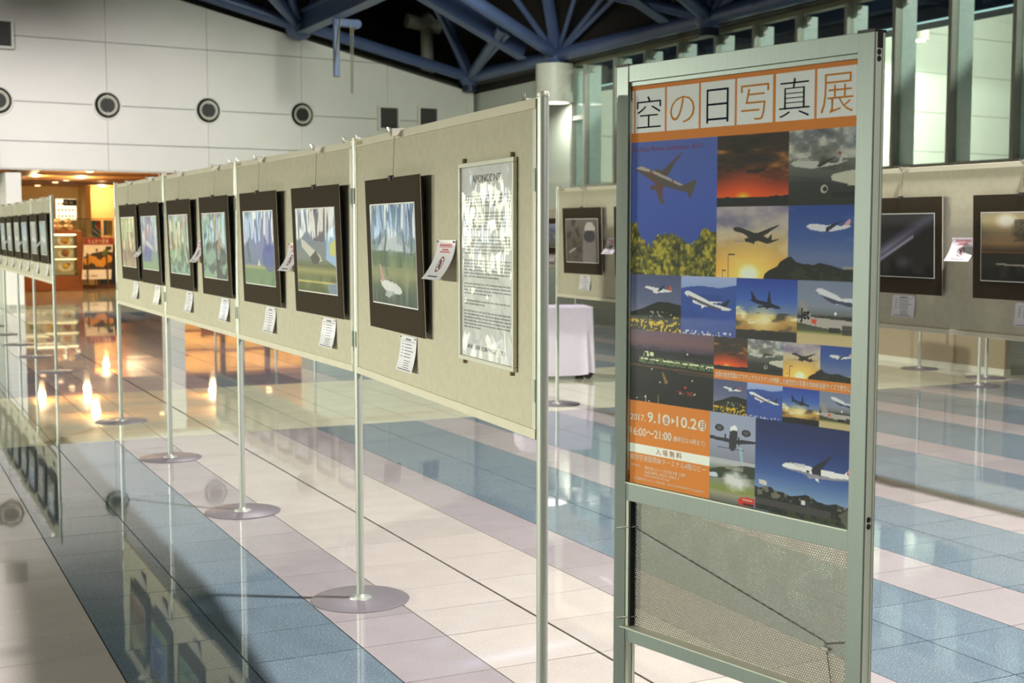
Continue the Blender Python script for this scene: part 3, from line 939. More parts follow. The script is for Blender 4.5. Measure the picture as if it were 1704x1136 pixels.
# ------------------------------------------------------------------ painted prints (colour samples in print space, a across, b down)
POLY = {
 'up': [.061,.199,.087,.186,.142,.185,.204,.196,.289,.224,.304,.207,.342,.213,.376,.224,.609,.091,.58,.132,.524,.167,.5,.204,.433,.268,.478,.283,.626,.334,.655,.325,.763,.297,.777,.314,.74,.376,.76,.388,.728,.392,.7,.441,.671,.39,.612,.38,.434,.343,.389,.347,.387,.433,.413,.461,.379,.475,.345,.436,.306,.359,.252,.366,.237,.348,.24,.327,.298,.331,.29,.311,.221,.276,.127,.235,.072,.217],
 'up_top': [.061,.199,.087,.186,.142,.185,.289,.224,.478,.283,.626,.334,.583,.337,.434,.291,.251,.234,.095,.205],
 'up_wing': [.376,.224,.609,.091,.58,.132,.524,.167,.5,.204,.433,.268],
 'trees': [-.011,.605,.068,.615,.148,.751,.257,.798,.287,.74,.363,.702,.483,.692,.587,.715,.646,.748,.719,.784,.79,.737,.86,.668,.93,.673,1.014,.682,1.018,1.009,-.007,1.036],
 'sunset': [.401,.502,.433,.491,.54,.496,.611,.455,.59,.498,.646,.475,.684,.438,.673,.502,.685,.515,.559,.541,.452,.536],
 'grey': [.027,.441,.074,.406,.139,.399,.416,.417,.434,.443,.711,.456,.779,.297,.797,.303,.764,.433,.851,.426,.72,.47,.525,.497,.453,.503,.344,.515,.27,.508,.159,.49,.084,.478],
 'grey_wing': [.407,.484,.452,.444,.692,.369,.525,.467,.453,.503],
 'grey_low': [.616,.635,.634,.602,.809,.568,1.007,.543,1.01,.764,.864,.751,.635,.702],
 'grey_lowwing': [.01,.595,.527,.657,.864,.734,.847,.75,.456,.679,.01,.613],
 'sil': [.24,.303,.261,.284,.324,.288,.383,.307,.537,.364,.594,.364,.868,.257,.872,.27,.67,.411,.726,.439,.778,.382,.786,.467,.871,.447,.874,.458,.792,.495,.727,.52,.595,.478,.548,.488,.539,.526,.5,.507,.414,.489,.407,.451,.461,.431,.383,.374,.266,.345],
 'silhill': [.676,.996,.685,.939,.75,.88,.86,.821,.896,.764,1.004,.691,1.017,1.02,.677,1.034],
 'blue': [.263,.281,.318,.248,.428,.248,.567,.267,.626,.26,.782,.278,.867,.194,.899,.19,.887,.273,.929,.273,.821,.314,.647,.344,.549,.375,.49,.371,.46,.344,.329,.321],
 'blue_wing': [.548,.299,.626,.26,.828,.185,.743,.237,.666,.29,.549,.371],
 'bluehill': [-.016,.697,.047,.686,.131,.758,.234,.784,.396,.789,.475,.76,.634,.792,.81,.841,1.019,.818,1.022,1.003,-.011,1.04],
 'hill': [.285,.233,.336,.203,.561,.238,.746,.257,.775,.188,.806,.187,.827,.287,.747,.302,.574,.315,.537,.334,.462,.315,.462,.281],
 'hill_tail': [.746,.261,.775,.188,.806,.183,.819,.276],
 'hill_wing': [.537,.312,.574,.247,.704,.165,.648,.257],
 'hillm': [.018,.684,.25,.612,.451,.52,.576,.473,.723,.471,1.014,.521,1.018,1.02,.021,1.101],
 'climb': [.06,.298,.095,.258,.154,.256,.343,.338,.528,.42,.754,.424,.551,.453,.721,.48,.865,.371,.888,.385,.822,.506,.929,.532,.867,.557,.711,.551,.529,.513,.437,.507,.391,.554,.367,.49,.274,.473,.215,.444,.222,.41,.297,.402,.132,.36],
 'climb_tail': [.721,.48,.865,.371,.888,.385,.822,.506],
 'climb_belly': [.131,.327,.343,.404,.551,.479,.756,.536,.711,.556,.529,.517,.344,.458,.132,.36],
 'climbm': [-.025,.224,.13,.184,.364,.159,.526,.173,.707,.187,1.017,.124,1.023,.706,-.02,.779],
 'dusk': [.243,.207,.271,.217,.348,.349,.519,.373,.544,.197,.562,.214,.586,.392,.72,.44,.732,.468,.703,.485,.565,.46,.52,.492,.486,.465,.373,.476,.356,.439,.452,.44,.338,.406,.268,.376,.222,.372,.263,.342],
 'jet': [.318,.147,.349,.118,.408,.111,.666,.207,.758,.263,1.007,.255,1.009,.397,.851,.378,.714,.343,.691,.359,.622,.348,.516,.3,.504,.268,.386,.209],
 'jet_belly': [.386,.209,.713,.301,1.008,.328,1.009,.397,.851,.378,.714,.343,.622,.348,.516,.3],
 'jet_tail': [.052,.333,.112,.341,.247,.529,.248,.594,.079,.583],
 'jet_low': [-.006,.61,.248,.573,.855,.6,1.013,.622,1.015,.737,.581,.745,.25,.703,-.005,.664],
 'jet_star': [.248,.605,.344,.61,.333,.686,.261,.669],
 'front': [.46,.29,.521,.239,.582,.247,.614,.314,.609,.519,.587,.716,.539,.792,.478,.802,.428,.743,.426,.574,.449,.376],
 'front_nose': [.46,.29,.521,.239,.582,.247,.614,.314,.603,.352,.522,.341,.451,.376],
 'front_wing': [-.013,.524,.426,.545,.609,.531,1.007,.525,1.008,.567,.61,.635,.427,.622,-.012,.597],
 'front_tail': [.186,.741,.757,.739,.757,.758,.187,.76],
 'truck': [.647,.871,.719,.792,.995,.781,.996,.954,.794,.988,.648,.958],
 'smokehill': [-.006,.285,.221,.202,.518,.144,.736,.089,.856,.078,1.011,.073,1.014,.344,-.004,.476],
 'big': [.291,.462,.314,.44,.355,.424,.481,.416,.605,.434,.694,.446,.803,.445,.916,.453,.999,.355,1.015,.341,1.016,.458,1.001,.506,.954,.51,.826,.529,.717,.539,.667,.537,.673,.577,.64,.566,.634,.544,.573,.562,.55,.531,.589,.506,.493,.511,.356,.498,.309,.483],
 'big_wing': [.594,.471,.605,.434,.795,.278,.79,.296,.742,.374,.694,.446,.695,.509,.606,.503],
 'big_belly': [.309,.483,.493,.492,.606,.503,.826,.509,1.006,.488,1.001,.508,.826,.532,.634,.544,.573,.562,.55,.531,.493,.511,.356,.498],
 'bighill': [.002,.74,.05,.754,.123,.725,.182,.728,.242,.757,.312,.755,.382,.782,.485,.754,.541,.735,.598,.748,.665,.786,.764,.794,.851,.77,.904,.786,1.016,.79,1.019,1.009,.004,.994],
}



class Im:
    def __init__(self, w, h, seed=0):
        self.w, self.h = w, h
        self.a, self.b = np.meshgrid((np.arange(w) + .5) / w, (np.arange(h) + .5) / h)
        self.c = np.zeros((h, w, 3))
        self.rs = np.random.RandomState(seed)

    def hexc(self, c):
        return np.array([int(c[i:i + 2], 16) / 255 for i in (0, 2, 4)])

    def grad(self, stops, f=None):
        f = self.b if f is None else f
        p = [s[0] for s in stops]
        cs = np.array([self.hexc(s[1]) for s in stops])
        for k in range(3):
            self.c[..., k] = np.interp(f, p, cs[:, k])
        return self

    def noise(self, fx, fy, octv=4):
        out = np.zeros((self.h, self.w))
        amp, tot = 1., 0.
        for o in range(octv):
            nx, ny = int(fx * 2 ** o) + 2, int(fy * 2 ** o) + 2
            g = self.rs.rand(ny + 1, nx + 1)
            u, v = self.a * fx * 2 ** o, self.b * fy * 2 ** o
            i, j = np.clip(u.astype(int), 0, nx - 1), np.clip(v.astype(int), 0, ny - 1)
            du, dv = u - i, v - j
            du, dv = du * du * (3 - 2 * du), dv * dv * (3 - 2 * dv)
            out += amp * ((g[j, i] * (1 - du) + g[j, i + 1] * du) * (1 - dv) + (g[j + 1, i] * (1 - du) + g[j + 1, i + 1] * du) * dv)
            tot += amp
            amp *= .55
        return out / tot

    def mix(self, col, al):
        al = np.clip(al, 0, 1)[..., None]
        c = self.hexc(col) if isinstance(col, str) else col
        self.c = self.c * (1 - al) + c * al
        return self

    def inside(self, pts):
        m = np.zeros((self.h, self.w), bool)
        n = len(pts)
        for i in range(n):
            (x0, y0), (x1, y1) = pts[i], pts[(i + 1) % n]
            if y0 == y1:
                continue
            cond = (self.b < y0) != (self.b < y1)
            m ^= cond & (self.a < (x1 - x0) * (self.b - y0) / (y1 - y0) + x0)
        return m

    def poly(self, name, col, al=1.):
        p = POLY[name] if isinstance(name, str) else name
        pts = p if isinstance(p[0], tuple) else list(zip(p[0::2], p[1::2]))
        return self.mix(col, self.inside(pts) * al)

    def disc(self, x, y, r, col, asp=1., al=1., soft=.0):
        d = np.hypot((self.a - x) * asp, self.b - y)
        return self.mix(col, (d < r) * al if not soft else np.clip((r - d) / soft, 0, 1) * al)

    def box(self, x0, y0, x1, y1, col, al=1.):
        return self.mix(col, ((self.a >= x0) & (self.a < x1) & (self.b >= y0) & (self.b < y1)) * al)

    def sparks(self, mask, col, thr=.8, fx=60, fy=60):
        n = self.noise(fx, fy, 2)
        return self.mix(col, (n > thr) * mask)


def photo(kind, w, h):
    I = Im(w, h, sum(map(ord, kind)))
    P = I.poly
    if kind == 'up':
        I.grad([(0, '5a6db4'), (.5, '4a62b4'), (.75, '3f58a6'), (1, '3f58a6')])
        n = .6 * I.noise(36, 40, 3) + .4 * I.noise(9, 10, 3)
        t = I.inside(list(zip(POLY['trees'][0::2], POLY['trees'][1::2])))
        t = t | (I.inside([(p[0], p[1] - .02) for p in zip(POLY['trees'][0::2], POLY['trees'][1::2])]) & (n > .5))
        I.mix('6d6a1c', t * 1.)
        I.mix('b7a83e', t * np.clip((n - .5) * 7, 0, 1))
        I.mix('2f3210', t * np.clip((.47 - n) * 7, 0, 1) * (.4 + I.b * .6))
        P('up', '5f5550')
        P('up_top', 'b3a9a2')
        P('up_wing', '5d5148')
        I.mix('7a4a3e', I.inside(list(zip(POLY['up'][0::2], POLY['up'][1::2]))) * (I.noise(8, 8, 3) > .55) * .6)
    elif kind == 'sunset':
        I.grad([(0, '33281e'), (.35, '4a3018'), (.6, '6a2c0c'), (.78, 'c0460c'), (.9, 'e06a10'), (1, '3a1206')])
        n = I.noise(3, 9, 5)
        I.mix('a8743a', np.clip((n - .58) * 5, 0, 1) * (I.b < .65))
        I.mix('1e1814', np.clip((.45 - n) * 5, 0, 1) * (I.b < .6) * .8)
        I.disc(.38, .9, .5, 'ff6a10', 1., .7, .45)
        I.disc(.38, .88, .10, 'ffd23c', .8, .9, .08)
        I.mix('140c0a', I.b > .90 - .05 * I.noise(6, 1, 3) - .06 * np.clip(I.a - .5, 0, 1))
        P('sunset', '2a1712')
    elif kind == 'grey':
        I.grad([(0, '7d8088'), (.35, '7f8078'), (.62, '595a54'), (.7, '3a3c38'), (1, '26271f')])
        n = I.noise(4, 6, 5)
        I.mix('c9c6bc', np.clip((n - .52) * 6, 0, 1) * (I.b < .4))
        I.mix('55564e', np.clip((.46 - n) * 6, 0, 1) * (I.b < .55))
        I.mix('6f7f9c', np.clip((I.a - .75) * 4, 0, 1) * (I.b < .3) * .5)
        P('grey', 'c2c0b8')
        P('grey_wing', '3b3a36')
        I.disc(.73, .33, .025, 'a06058')
        P('grey_low', 'c9c6b6')
        P('grey_lowwing', '4a4a46')
        I.disc(.52, .79, .055, 'b8b6a8', 1.1)
        I.disc(.53, .79, .035, '2b2a28', 1.1)
        I.box(.62, .83, 1, .90, '1a1b17')
    elif kind == 'sil':
        I.grad([(0, '9d94a6'), (.3, 'b9aea4'), (.6, 'cda866'), (1, 'f0b04a')])
        n = I.noise(3, 5, 5)
        I.mix('7c7690', np.clip((n - .5) * 4, 0, 1) * (I.b < .5) * .8)
        I.mix('e2d2b4', np.clip((.5 - n) * 4, 0, 1) * .5)
        I.disc(.47, .98, .55, 'ffe27a', 1., .8, .5)
        I.disc(.47, .95, .17, 'fff8dc', 1., 1., .1)
        P('silhill', '20150a')
        P('sil', '2c2a26')
        I.box(.17, .67, .18, 1, '4a3a28').box(.17, .665, .27, .685, '4a3a28').box(.09, .9, .1, 1, '6a5030').box(.09, .895, .14, .91, '6a5030')
    elif kind == 'blue':
        I.grad([(0, '2c4a94'), (.4, '42609e'), (.7, '6d7aa0'), (1, '6d7aa0')])
        I.mix('6a7cac', np.clip((I.noise(2, 9, 4) - .55) * 3, 0, 1) * .6)
        n = I.noise(12, 12, 3)
        P('bluehill', '1b2014')
        I.mix('33391f', (n > .55) * (I.b > .83) * .8)
        I.box(.8, .8, .97, .84, 'a49a8a', .8)
        P('blue', 'd6d6dc')
        P('blue_wing', '2e3250')
        I.mix('2c3a78', I.inside(list(zip(POLY['blue'][0::2], POLY['blue'][1::2]))) * (I.b > .345 + .0 * I.a) * (I.a < .62) * .75)
        I.mix('d49a9e', I.inside(list(zip(POLY['blue'][0::2], POLY['blue'][1::2]))) * (I.a > .8) * (I.b < .27) * .8)
    elif kind == 'hill':
        I.grad([(0, '575e84'), (.5, '6c7290'), (.7, '8a88a0'), (1, '8a88a0')])
        P('hillm', '23271a')
        n = I.noise(26, 20, 3)
        I.mix('3b4020', (n > .5) * (I.b > .72) * .8)
        I.mix('b9b4a8', (n > .62) * (np.abs(I.b - .7) < .05) * (I.a > .4) * (I.a < .9))
        I.mix('d6b42a', (I.noise(30, 26, 2) > .58) * (I.b > .80 - .08 * (I.a > .85)))
        P('hill', 'e2dfe2')
        P('hill_wing', '3a3a48')
        P('hill_tail', 'c0502c')
    elif kind == 'climb':
        I.grad([(0, 'a8b4da'), (.18, '9aabd6'), (.35, '4a66b0'), (1, '3e58a0')])
        P('climbm', '3f5ca6')
        I.mix('33498c', np.clip((I.noise(3, 6, 4) - .5) * 3, 0, 1) * (I.b > .3) * .7)
        I.mix('c9cbd8', (I.noise(40, 20, 2) > .6) * (I.b > .93))
        P('climb', 'e4e2e6')
        P('climb_belly', '4a4650', .8)
        P('climb_tail', '2c3240')
    elif kind == 'dusk':
        I.grad([(0, '2c4aa0'), (.35, '4a6cb8'), (.55, '7c8ca8'), (.62, 'c8a868'), (.85, 'a87c30'), (1, '1a120e')])
        n = I.noise(4, 8, 5)
        I.disc(.45, .68, .3, 'f6e6a8', 1., .8, .28)
        I.mix('4a4440', np.clip((n - .5) * 6, 0, 1) * (I.b > .55) * (I.b < .85) * .85)
        I.mix('e6ddb4', np.clip((.43 - n) * 7, 0, 1) * (I.b > .45) * (I.b < .75))
        I.mix('120d0a', I.b > .86 - .03 * I.noise(8, 1, 3))
        P('dusk', '18203a')
    elif kind == 'jet':
        I.grad([(0, '7f88a2'), (.4, '8b92a4'), (.52, '77787a'), (.58, '3a3b36'), (.78, '4b5136'), (.8, '6a7a3c'), (.84, 'c0ad82'), (1, 'c8b58c')])
        I.mix('2c2c2a', (I.noise(20, 30, 2) > .55) * (I.b > .55) * (I.b < .66) * .8)
        P('jet_tail', '9c9690')
        P('jet_low', 'b3aca6')
        P('jet_star', 'd8543a')
        I.box(.55, .72, .75, .80, '241f20').box(.78, .68, 1, .82, '37302e', .8)
        I.disc(.66, .5, .022, 'f4f4f6')
        P('jet', 'dad9e0')
        P('jet_belly', '3a3f5a', .9)
    elif kind == 'night':
        I.grad([(0, '6e5468'), (.15, '7c5c62'), (.26, '4c3c54'), (.32, '26222a'), (.55, '17140f'), (1, '100c0a')])
        sk = I.noise(24, 1, 3)
        I.mix('3c3048', (I.b > .26 - .17 * np.clip(sk - .42, 0, 1)) & (I.b < .3))
        I.mix('0f0e12', (I.b > .27) & (I.b < .33))
        I.mix('8aa86a', ((I.b > .36 + .03 * I.a) & (I.b < .45 + .03 * I.a)) * (I.noise(60, 30, 2) > .42) * (I.a > .12) * .65)
        I.mix('f0f4c8', ((I.b > .385 + .03 * I.a) & (I.b < .40 + .03 * I.a)) * (I.noise(50, 2, 2) > .4) * (I.a > .12))
        I.mix('d8e0b0', ((I.b > .30) & (I.b < .36)) * (I.a > .18) * (I.a < .3) * (I.noise(40, 30, 2) > .5))
        I.mix('6a4a28', (np.abs(I.b - .49 - .03 * I.a) < .012) * .9)
        I.mix('6a4a28', (np.abs(I.b - .55 - .0 * I.a) < .01) * (I.a > .6) * .7)
        I.poly([(.40, .56), (.42, .565), (.48, .70), (.44, .72)], '8a7048')
        I.disc(.68, .735, .012, 'ff4a20')
        for (x, y) in ((.38, .70), (.76, .63), (.28, .53), (.2, .30), (.22, .295), (.7, .28), (.92, .44), (.79, .81), (.62, .82), (.1, .96), (.25, .985), (.2, .93)):
            I.disc(x, y, .008, 'fff0c8')
        I.mix('7a2a18', (I.noise(26, 20, 2) > .6) * (I.a > .55) * (I.a < .8) * (I.b > .78) * (I.b < .84))
        I.box(.205, .9, .215, 1, 'd8d0b0').box(.355, .88, .362, 1, 'b0a070')
    elif kind == 'front':
        I.grad([(0, '9fa6be'), (.5, 'a3a8be'), (1, '8d8f9e')])
        P('front_wing', '34333a')
        P('front_tail', '3a3940')
        P('front', '3a3a40')
        P('front_nose', 'e8e8ec')
        I.disc(.215, .33, .075, '232228', .75).disc(.80, .37, .075, '232228', .75)
        I.disc(.215, .33, .045, '5a5a60', .75).disc(.80, .37, .045, '5a5a60', .75)
        I.box(.33, .45, .36, .62, '2c2b30').box(.63, .48, .66, .66, '2c2b30')
        I.mix('a6d2da', (np.abs(I.a - .68 - .12 * (I.b - .7)) < .03) * (I.b > .7) * .6)
    elif kind == 'smoke':
        I.grad([(0, 'b8b8bc'), (.1, 'b8b8bc'), (.3, '6a7458'), (.5, '8a8e80'), (.7, '8a9248'), (.8, 'a09a84'), (1, '6c6a66')])
        P('smokehill', '3a4636')
        I.box(.35, .12, .75, .22, '9a988a', .8)
        I.poly([(0, .36), (.16, .34), (.2, .44), (0, .46)], 'c6ccd6')
        n = I.noise(5, 5, 4)
        I.mix('dcdad8', np.clip(1.3 - np.hypot((I.a - .6) * 1.5, (I.b - .45) * 2.2) * 2.2 + (n - .5) * 1.6, 0, 1) * .95)
        P('truck', 'c83a24')
        I.box(.74, .83, .95, .86, 'e6d8c0', .7)
        I.box(.75, .92, .99, .97, '2a1614')
    elif kind == 'big':
        I.grad([(0, '20305f'), (.3, '2c417c'), (.55, '4765a0'), (.8, '88a0c0'), (1, '88a0c0')])
        P('bighill', '1d1d16')
        n = I.noise(24, 20, 4)
        hm = I.inside(list(zip(POLY['bighill'][0::2], POLY['bighill'][1::2])))
        I.mix('34352a', hm * (n > .52) * .8)
        I.mix('4c4644', ((I.b > .86) & (I.b < .93 + .02 * I.a)) * (I.a < .8) * hm)
        I.mix('3f4426', ((I.b > .93) & (n > .42)) * hm * (I.a > .3))
        I.mix('8a8070', (I.noise(30, 20, 2) > .62) * hm * (I.b > .72) * (I.b < .84) * .8)
        I.poly([(.04, .66), (.13, .67), (.13, .72), (.05, .71)], 'cfcac4')
        I.box(.5, .80, .54, .85, 'd8d4d0').box(.55, .81, .6, .86, '3a3448')
        I.poly([(.87, .88), (1, .78), (1, .98), (.95, 1)], '6f6c5c', .8)
        P('big', 'e4e2e4')
        P('big_belly', '8f8c98', .9)
        P('big_wing', '2b2d3a')
        I.disc(.965, .43, .026, 'c8323a', 1.3).disc(.965, .42, .012, 'e4e2e4', 1.3)
        I.box(.545, .475, .575, .5, '2a2a34')
    # ---------------- framed exhibition prints
    elif kind == 'fuji':
        I.grad([(0, '47719c'), (.3, '7f9ab4'), (.45, '7d9690'), (.52, '5f7a56'), (.7, '8d8e5c'), (.85, '5a6a56'), (1, '3f4f44')])
        n = I.noise(9, 5, 4)
        top = np.interp(I.a, [0, .2, .38, .46, .52, .6, .75, 1], [.5, .42, .25, .18, .20, .26, .36, .46]) + (n - .5) * .10
        I.mix('ccd4dc', np.clip((I.b - top) * 25, 0, 1) * (I.b < .47 + (n - .5) * .08) * .9)
        I.mix('8496b2', np.clip((I.noise(14, 9, 4) - .5) * 6, 0, 1) * (I.b > top + .03) * (I.b < .47) * .6)
        I.mix('b9c4d4', np.clip((I.noise(4, 3, 4) - .5) * 4, 0, 1) * (I.b < .2) * (np.abs(I.a - .55) < .15) * .9)
        I.mix('33491f', np.clip((I.noise(6, 2, 3) - .45) * 5, 0, 1) * (I.b > .47) * (I.b < .62) * .7)
        I.poly([(.20, .76), (.30, .755), (.56, .785), (.66, .825), (.69, .865), (.62, .89), (.32, .865), (.23, .82)], 'e6e6e4')
        I.poly([(.185, .60), (.225, .61), (.31, .765), (.225, .77)], 'c49a92')
        I.poly([(.34, .86), (.52, .87), (.40, .93), (.30, .92)], 'b8bcb8')
        I.disc(.49, .90, .022, '8f9590', 1.5)
        I.box(.45, .815, .6, .822, '9a5a54', .7)
        I.mix('38366e', (np.abs(np.hypot((I.a - .84) * 6, (I.b - .34) * 1.9) - .5) < .12) * (I.b < .5) * .6)  # curved reflections on the glossy film, painted into the print colours
        I.mix('2c3f58', (np.abs(np.hypot((I.a - .14) * 4, (I.b - .24) * 2) - .4) < .08) * (I.b < .4) * .5)
        I.mix('24402a', (np.abs(I.a - .36 - .04 * np.sin(I.b * 9)) < .025) * (I.b > .25) * (I.b < .72) * .6)
    elif kind == 'jumbo':
        I.grad([(0, '7f8ea6'), (.35, '77839c'), (.6, '7a7f7c'), (.68, '5c6236'), (.74, 'a09858'), (.8, '6f7440'), (1, '616a3c')])
        I.poly([(.38, 0), (.9, 0), (.86, .22), (.72, .4), (.48, .38), (.38, .2)], '5b4f62', .8)
        I.poly([(.12, .36), (.2, .38), (.62, .56), (.66, .62), (.55, .64), (.4, .6), (.14, .46)], 'd2d0c4')
        I.poly([(.36, .58), (.5, .5), (.62, .6), (.55, .66), (.42, .66)], '3a342c')
        I.poly([(.8, .3), (1, .2), (1, .68), (.76, .6)], '9ec6ee', .9)  # bright blue and yellow reflection painted into the print colours
        I.poly([(.86, .42), (1, .36), (1, .56), (.86, .54)], 'e6d84a', .7)
        I.mix('c9bc6a', (np.abs(I.b - .87) < .012))
        I.poly([(.78, .9), (1, .86), (1, 1), (.8, 1)], '8aa0c0', .8)
    elif kind == 'purple':
        I.grad([(0, '7a8fb0'), (.5, '7c84b6'), (.72, '6a78a0'), (.76, 'b0ac70'), (.8, '708a5e'), (1, '6f8f66')])
        I.mix('5a3f8c', (np.hypot((I.a - .8) * 6, (I.b - .3) * 2.2) < .62) * .7)
        I.mix('3244a8', (np.hypot((I.a - .85) * 2.6, (I.b - .62) * 3.2) < .6) * .6)
        I.mix('3f5a4a', (np.abs(I.a - .16 - .03 * np.sin(I.b * 11)) < .05) * (I.b < .7) * .6)
        I.poly([(.46, .74), (.5, .64), (.54, .74)], 'f2ead0')
    elif kind == 'tree':
        I.grad([(0, '7ea496'), (.5, '86a6a0'), (1, '8fae8c')])
        n = I.noise(5, 6, 5)
        I.mix('2a3432', np.clip((n - .55) * 7, 0, 1) * .8)
        I.poly([(.5, 0), (.78, 0), (.7, .3), (.62, .5), (.66, 1), (.58, 1), (.56, .4)], '34302e', .9)
        I.mix('b08a62', (np.abs(I.a - .72) < .05) * (I.b > .25) * (I.b < .6) * .8)
        I.mix('15201a', (I.noise(8, 8, 2) > .55) * (I.b > .7) * (I.a > .55) * .9)
    elif kind == 'tail':
        I.grad([(0, '587a72'), (.5, '86a884'), (.8, '9fbc96'), (1, '7ca49c')])
        n = I.noise(6, 6, 5)
        I.mix('2c4038', np.clip((n - .52) * 6, 0, 1) * .75)
        I.poly([(.5, .12), (.6, .1), (.72, .3), (.95, .8), (.9, .82), (.62, .3), (.3, .75), (.25, .72)], 'd6d6b8', .85)
        I.mix('9a6a4a', np.clip((I.noise(9, 4, 3) - .55) * 6, 0, 1) * (I.b < .6))
    elif kind == 'iris':
        I.grad([(0, '7fa4b2'), (.5, '6f86b4'), (1, '7a9a5c')])
        n = I.noise(7, 4, 4)
        I.mix('3a3a9c', np.clip(1.2 - np.abs(I.a - .42) * 3.2 + (n - .5) * 2, 0, 1) * (I.b < .85) * .85)
        I.mix('7a3a7c', (n > .58) * (np.abs(I.a - .4) < .25) * (I.b < .4) * .7)
        I.mix('b0b8c8', (np.abs(I.b - .55 - .3 * (I.a - .5)) < .04) * (I.a > .3) * (I.a < .75))
    elif kind == 'field':
        I.grad([(0, 'b0b27c'), (.4, '93a070'), (.7, '7a5c40'), (1, 'b29a6c')])
        n = I.noise(8, 4, 5)
        I.mix('5a4232', np.clip((n - .5) * 6, 0, 1) * (I.b > .3))
        I.mix('b8704a', np.clip((I.noise(9, 4, 3) - .56) * 7, 0, 1) * (I.b > .45))
        I.disc(.12, .12, .03, 'f2efd0').disc(.62, .1, .025, 'f2efd0')
    elif kind == 'nightjet':
        I.grad([(0, '191826'), (1, '0d0c10')])
        d = I.b - (.78 - .75 * I.a)
        I.mix('a8a6c4', np.clip(1 - np.abs(d) * 6, 0, 1) * np.clip(1.3 - I.a, 0, 1) * .85)
        I.mix('d8d6ea', np.clip(1 - np.abs(d - .10) * 22, 0, 1) * (I.a < .7) * .8)
        I.mix('b9b7c8', np.clip(1 - np.hypot((I.a - .55) * 5, (I.b - .77) * 6), 0, 1))
        I.mix('040406', (d > .16) * .6)
    elif kind == 'sunburst':
        I.grad([(0, '8a9088'), (.12, 'b0a888'), (.3, '5a524c'), (.45, '8a6c48'), (.56, '46382c'), (.6, '1c1a16'), (1, '0e0d0b')])
        n = I.noise(4, 4, 5)
        I.disc(.32, .12, .42, 'f0cc80', .8, .7, .4)
        I.disc(.32, .12, .13, 'fffbe6', .8, 1., .08)
        I.mix('3c3834', np.clip((n - .48) * 5, 0, 1) * (I.b > .1) * (I.b < .42) * .8)
        I.mix('a0988a', (np.abs(I.b - .74 - .05 * I.a) < .012) * (I.a > .2))
        I.mix('6a4a28', (np.abs(I.b - .58) < .012))
    elif kind == 'nose':
        I.grad([(0, '76706a'), (.5, '564c42'), (1, '4a4038')])
        I.poly([(.55, .3), (.62, .12), (.75, .06), (.88, .12), (.95, .3), (.95, 1), (.52, 1)], '7d7474')
        I.poly([(.6, .2), (.68, .08), (.82, .08), (.92, .2), (.92, .26), (.6, .26)], 'cfc8c2')
        I.disc(.74, .4, .14, '2f2a3c', .8)
        I.mix('b0aa9c', (np.abs(I.b - .75 + .5 * (I.a - .15)) < .02) * (I.a < .48) * (I.a > .1))
        I.mix('2c261f', (I.noise(8, 8, 3) > .54) * (I.a < .5) * .7)
    else:
        r_ = I.rs
        pal = [('8fb0b4', '6f9690', '4f6a50'), ('7f96c0', '8fa6b4', '5a6a4a'), ('9fae8c', 'b8a870', '6a5a3c'), ('6c8ca0', '9aa8a4', '54604c'), ('b0a89a', '8a8c94', '4a4640')][r_.randint(5)]
        I.grad([(0, pal[0]), (.6, pal[1]), (1, pal[2])])
        n = I.noise(5, 5, 4)
        I.mix('33403c', np.clip((n - .55) * 6, 0, 1) * .7)
        I.poly([(.2, .5), (.3, .46), (.75, .56), (.85, .42), (.88, .58), (.4, .62)], 'd8d8d2', .8)
    return I.c


def poster_image(W, H):
    img = np.zeros((H, W, 3))
    img[:] = np.array([0xda, 0x88, 0x30]) / 255

    def put(kind, s0, t0, s1, t1):
        x0, x1, y0, y1 = int(round(s0 * W)), int(round(s1 * W)), int(round(t0 * H)), int(round(t1 * H))
        img[y0:y1, x0:x1] = photo(kind, x1 - x0, y1 - y0)

    def fill(col, s0, t0, s1, t1):
        img[int(round(t0 * H)):int(round(t1 * H)), int(round(s0 * W)):int(round(s1 * W))] = np.array([int(col[i:i + 2], 16) / 255 for i in (0, 2, 4)])
    for a, b in ((0, .013), (.020, .169), (.179, .332), (.342, .495), (.505, .659), (.67, .825), (.836, .990)):
        fill('f6f2ea', a, .011, b, .117)
    put('up', 0, .14, .42, .468)
    put('sunset', .42, .14, .727, .303)
    put('grey', .727, .14, 1, .303)
    put('sil', .42, .303, .731, .468)
    put('blue', .731, .303, 1, .468)
    put('hill', 0, .468, .258, .607)
    put('climb', .258, .468, .515, .607)
    put('dusk', .515, .468, .773, .607)
    put('jet', .773, .468, 1, .607)
    put('night', 0, .607, .417, .788)
    cs = (.417, .567, .718, .868, 1)
    for k, a, b in zip(('sunset', 'grey', 'sil', 'blue'), cs[:-1], cs[1:]):
        put(k, a, .607, b, .685)
    for k, a, b in zip(('hill', 'climb', 'dusk', 'jet'), cs[:-1], cs[1:]):
        put(k, a, .708, b, .788)
    put('front', .403, .788, .606, .896)
    put('smoke', .403, .896, .606, 1)
    put('big', .606, .788, 1, 1)
    fill('f4eee2', 0, .898, .403, .921)
    return np.clip(img * 1.08, 0, 1) ** 1.14


# ------------------------------------------------------------------ display panels, posts and what hangs on them
def rowframe(far_x, far_y, heading=0.):
    """frame whose x runs from the far post towards the camera, y into the panel (away from the viewer)"""
    h = R(heading)
    xd = Vector((-math.sin(h), -math.cos(h), 0))
    yd = Vector((math.cos(h), -math.sin(h), 0))
    return Vector((far_x, far_y, 0)), xd, yd, math.atan2(xd.y, xd.x)


def at(fr, x, y, z):
    return fr[0] + fr[1] * x + fr[2] * y + Vector((0, 0, z))


_post = None


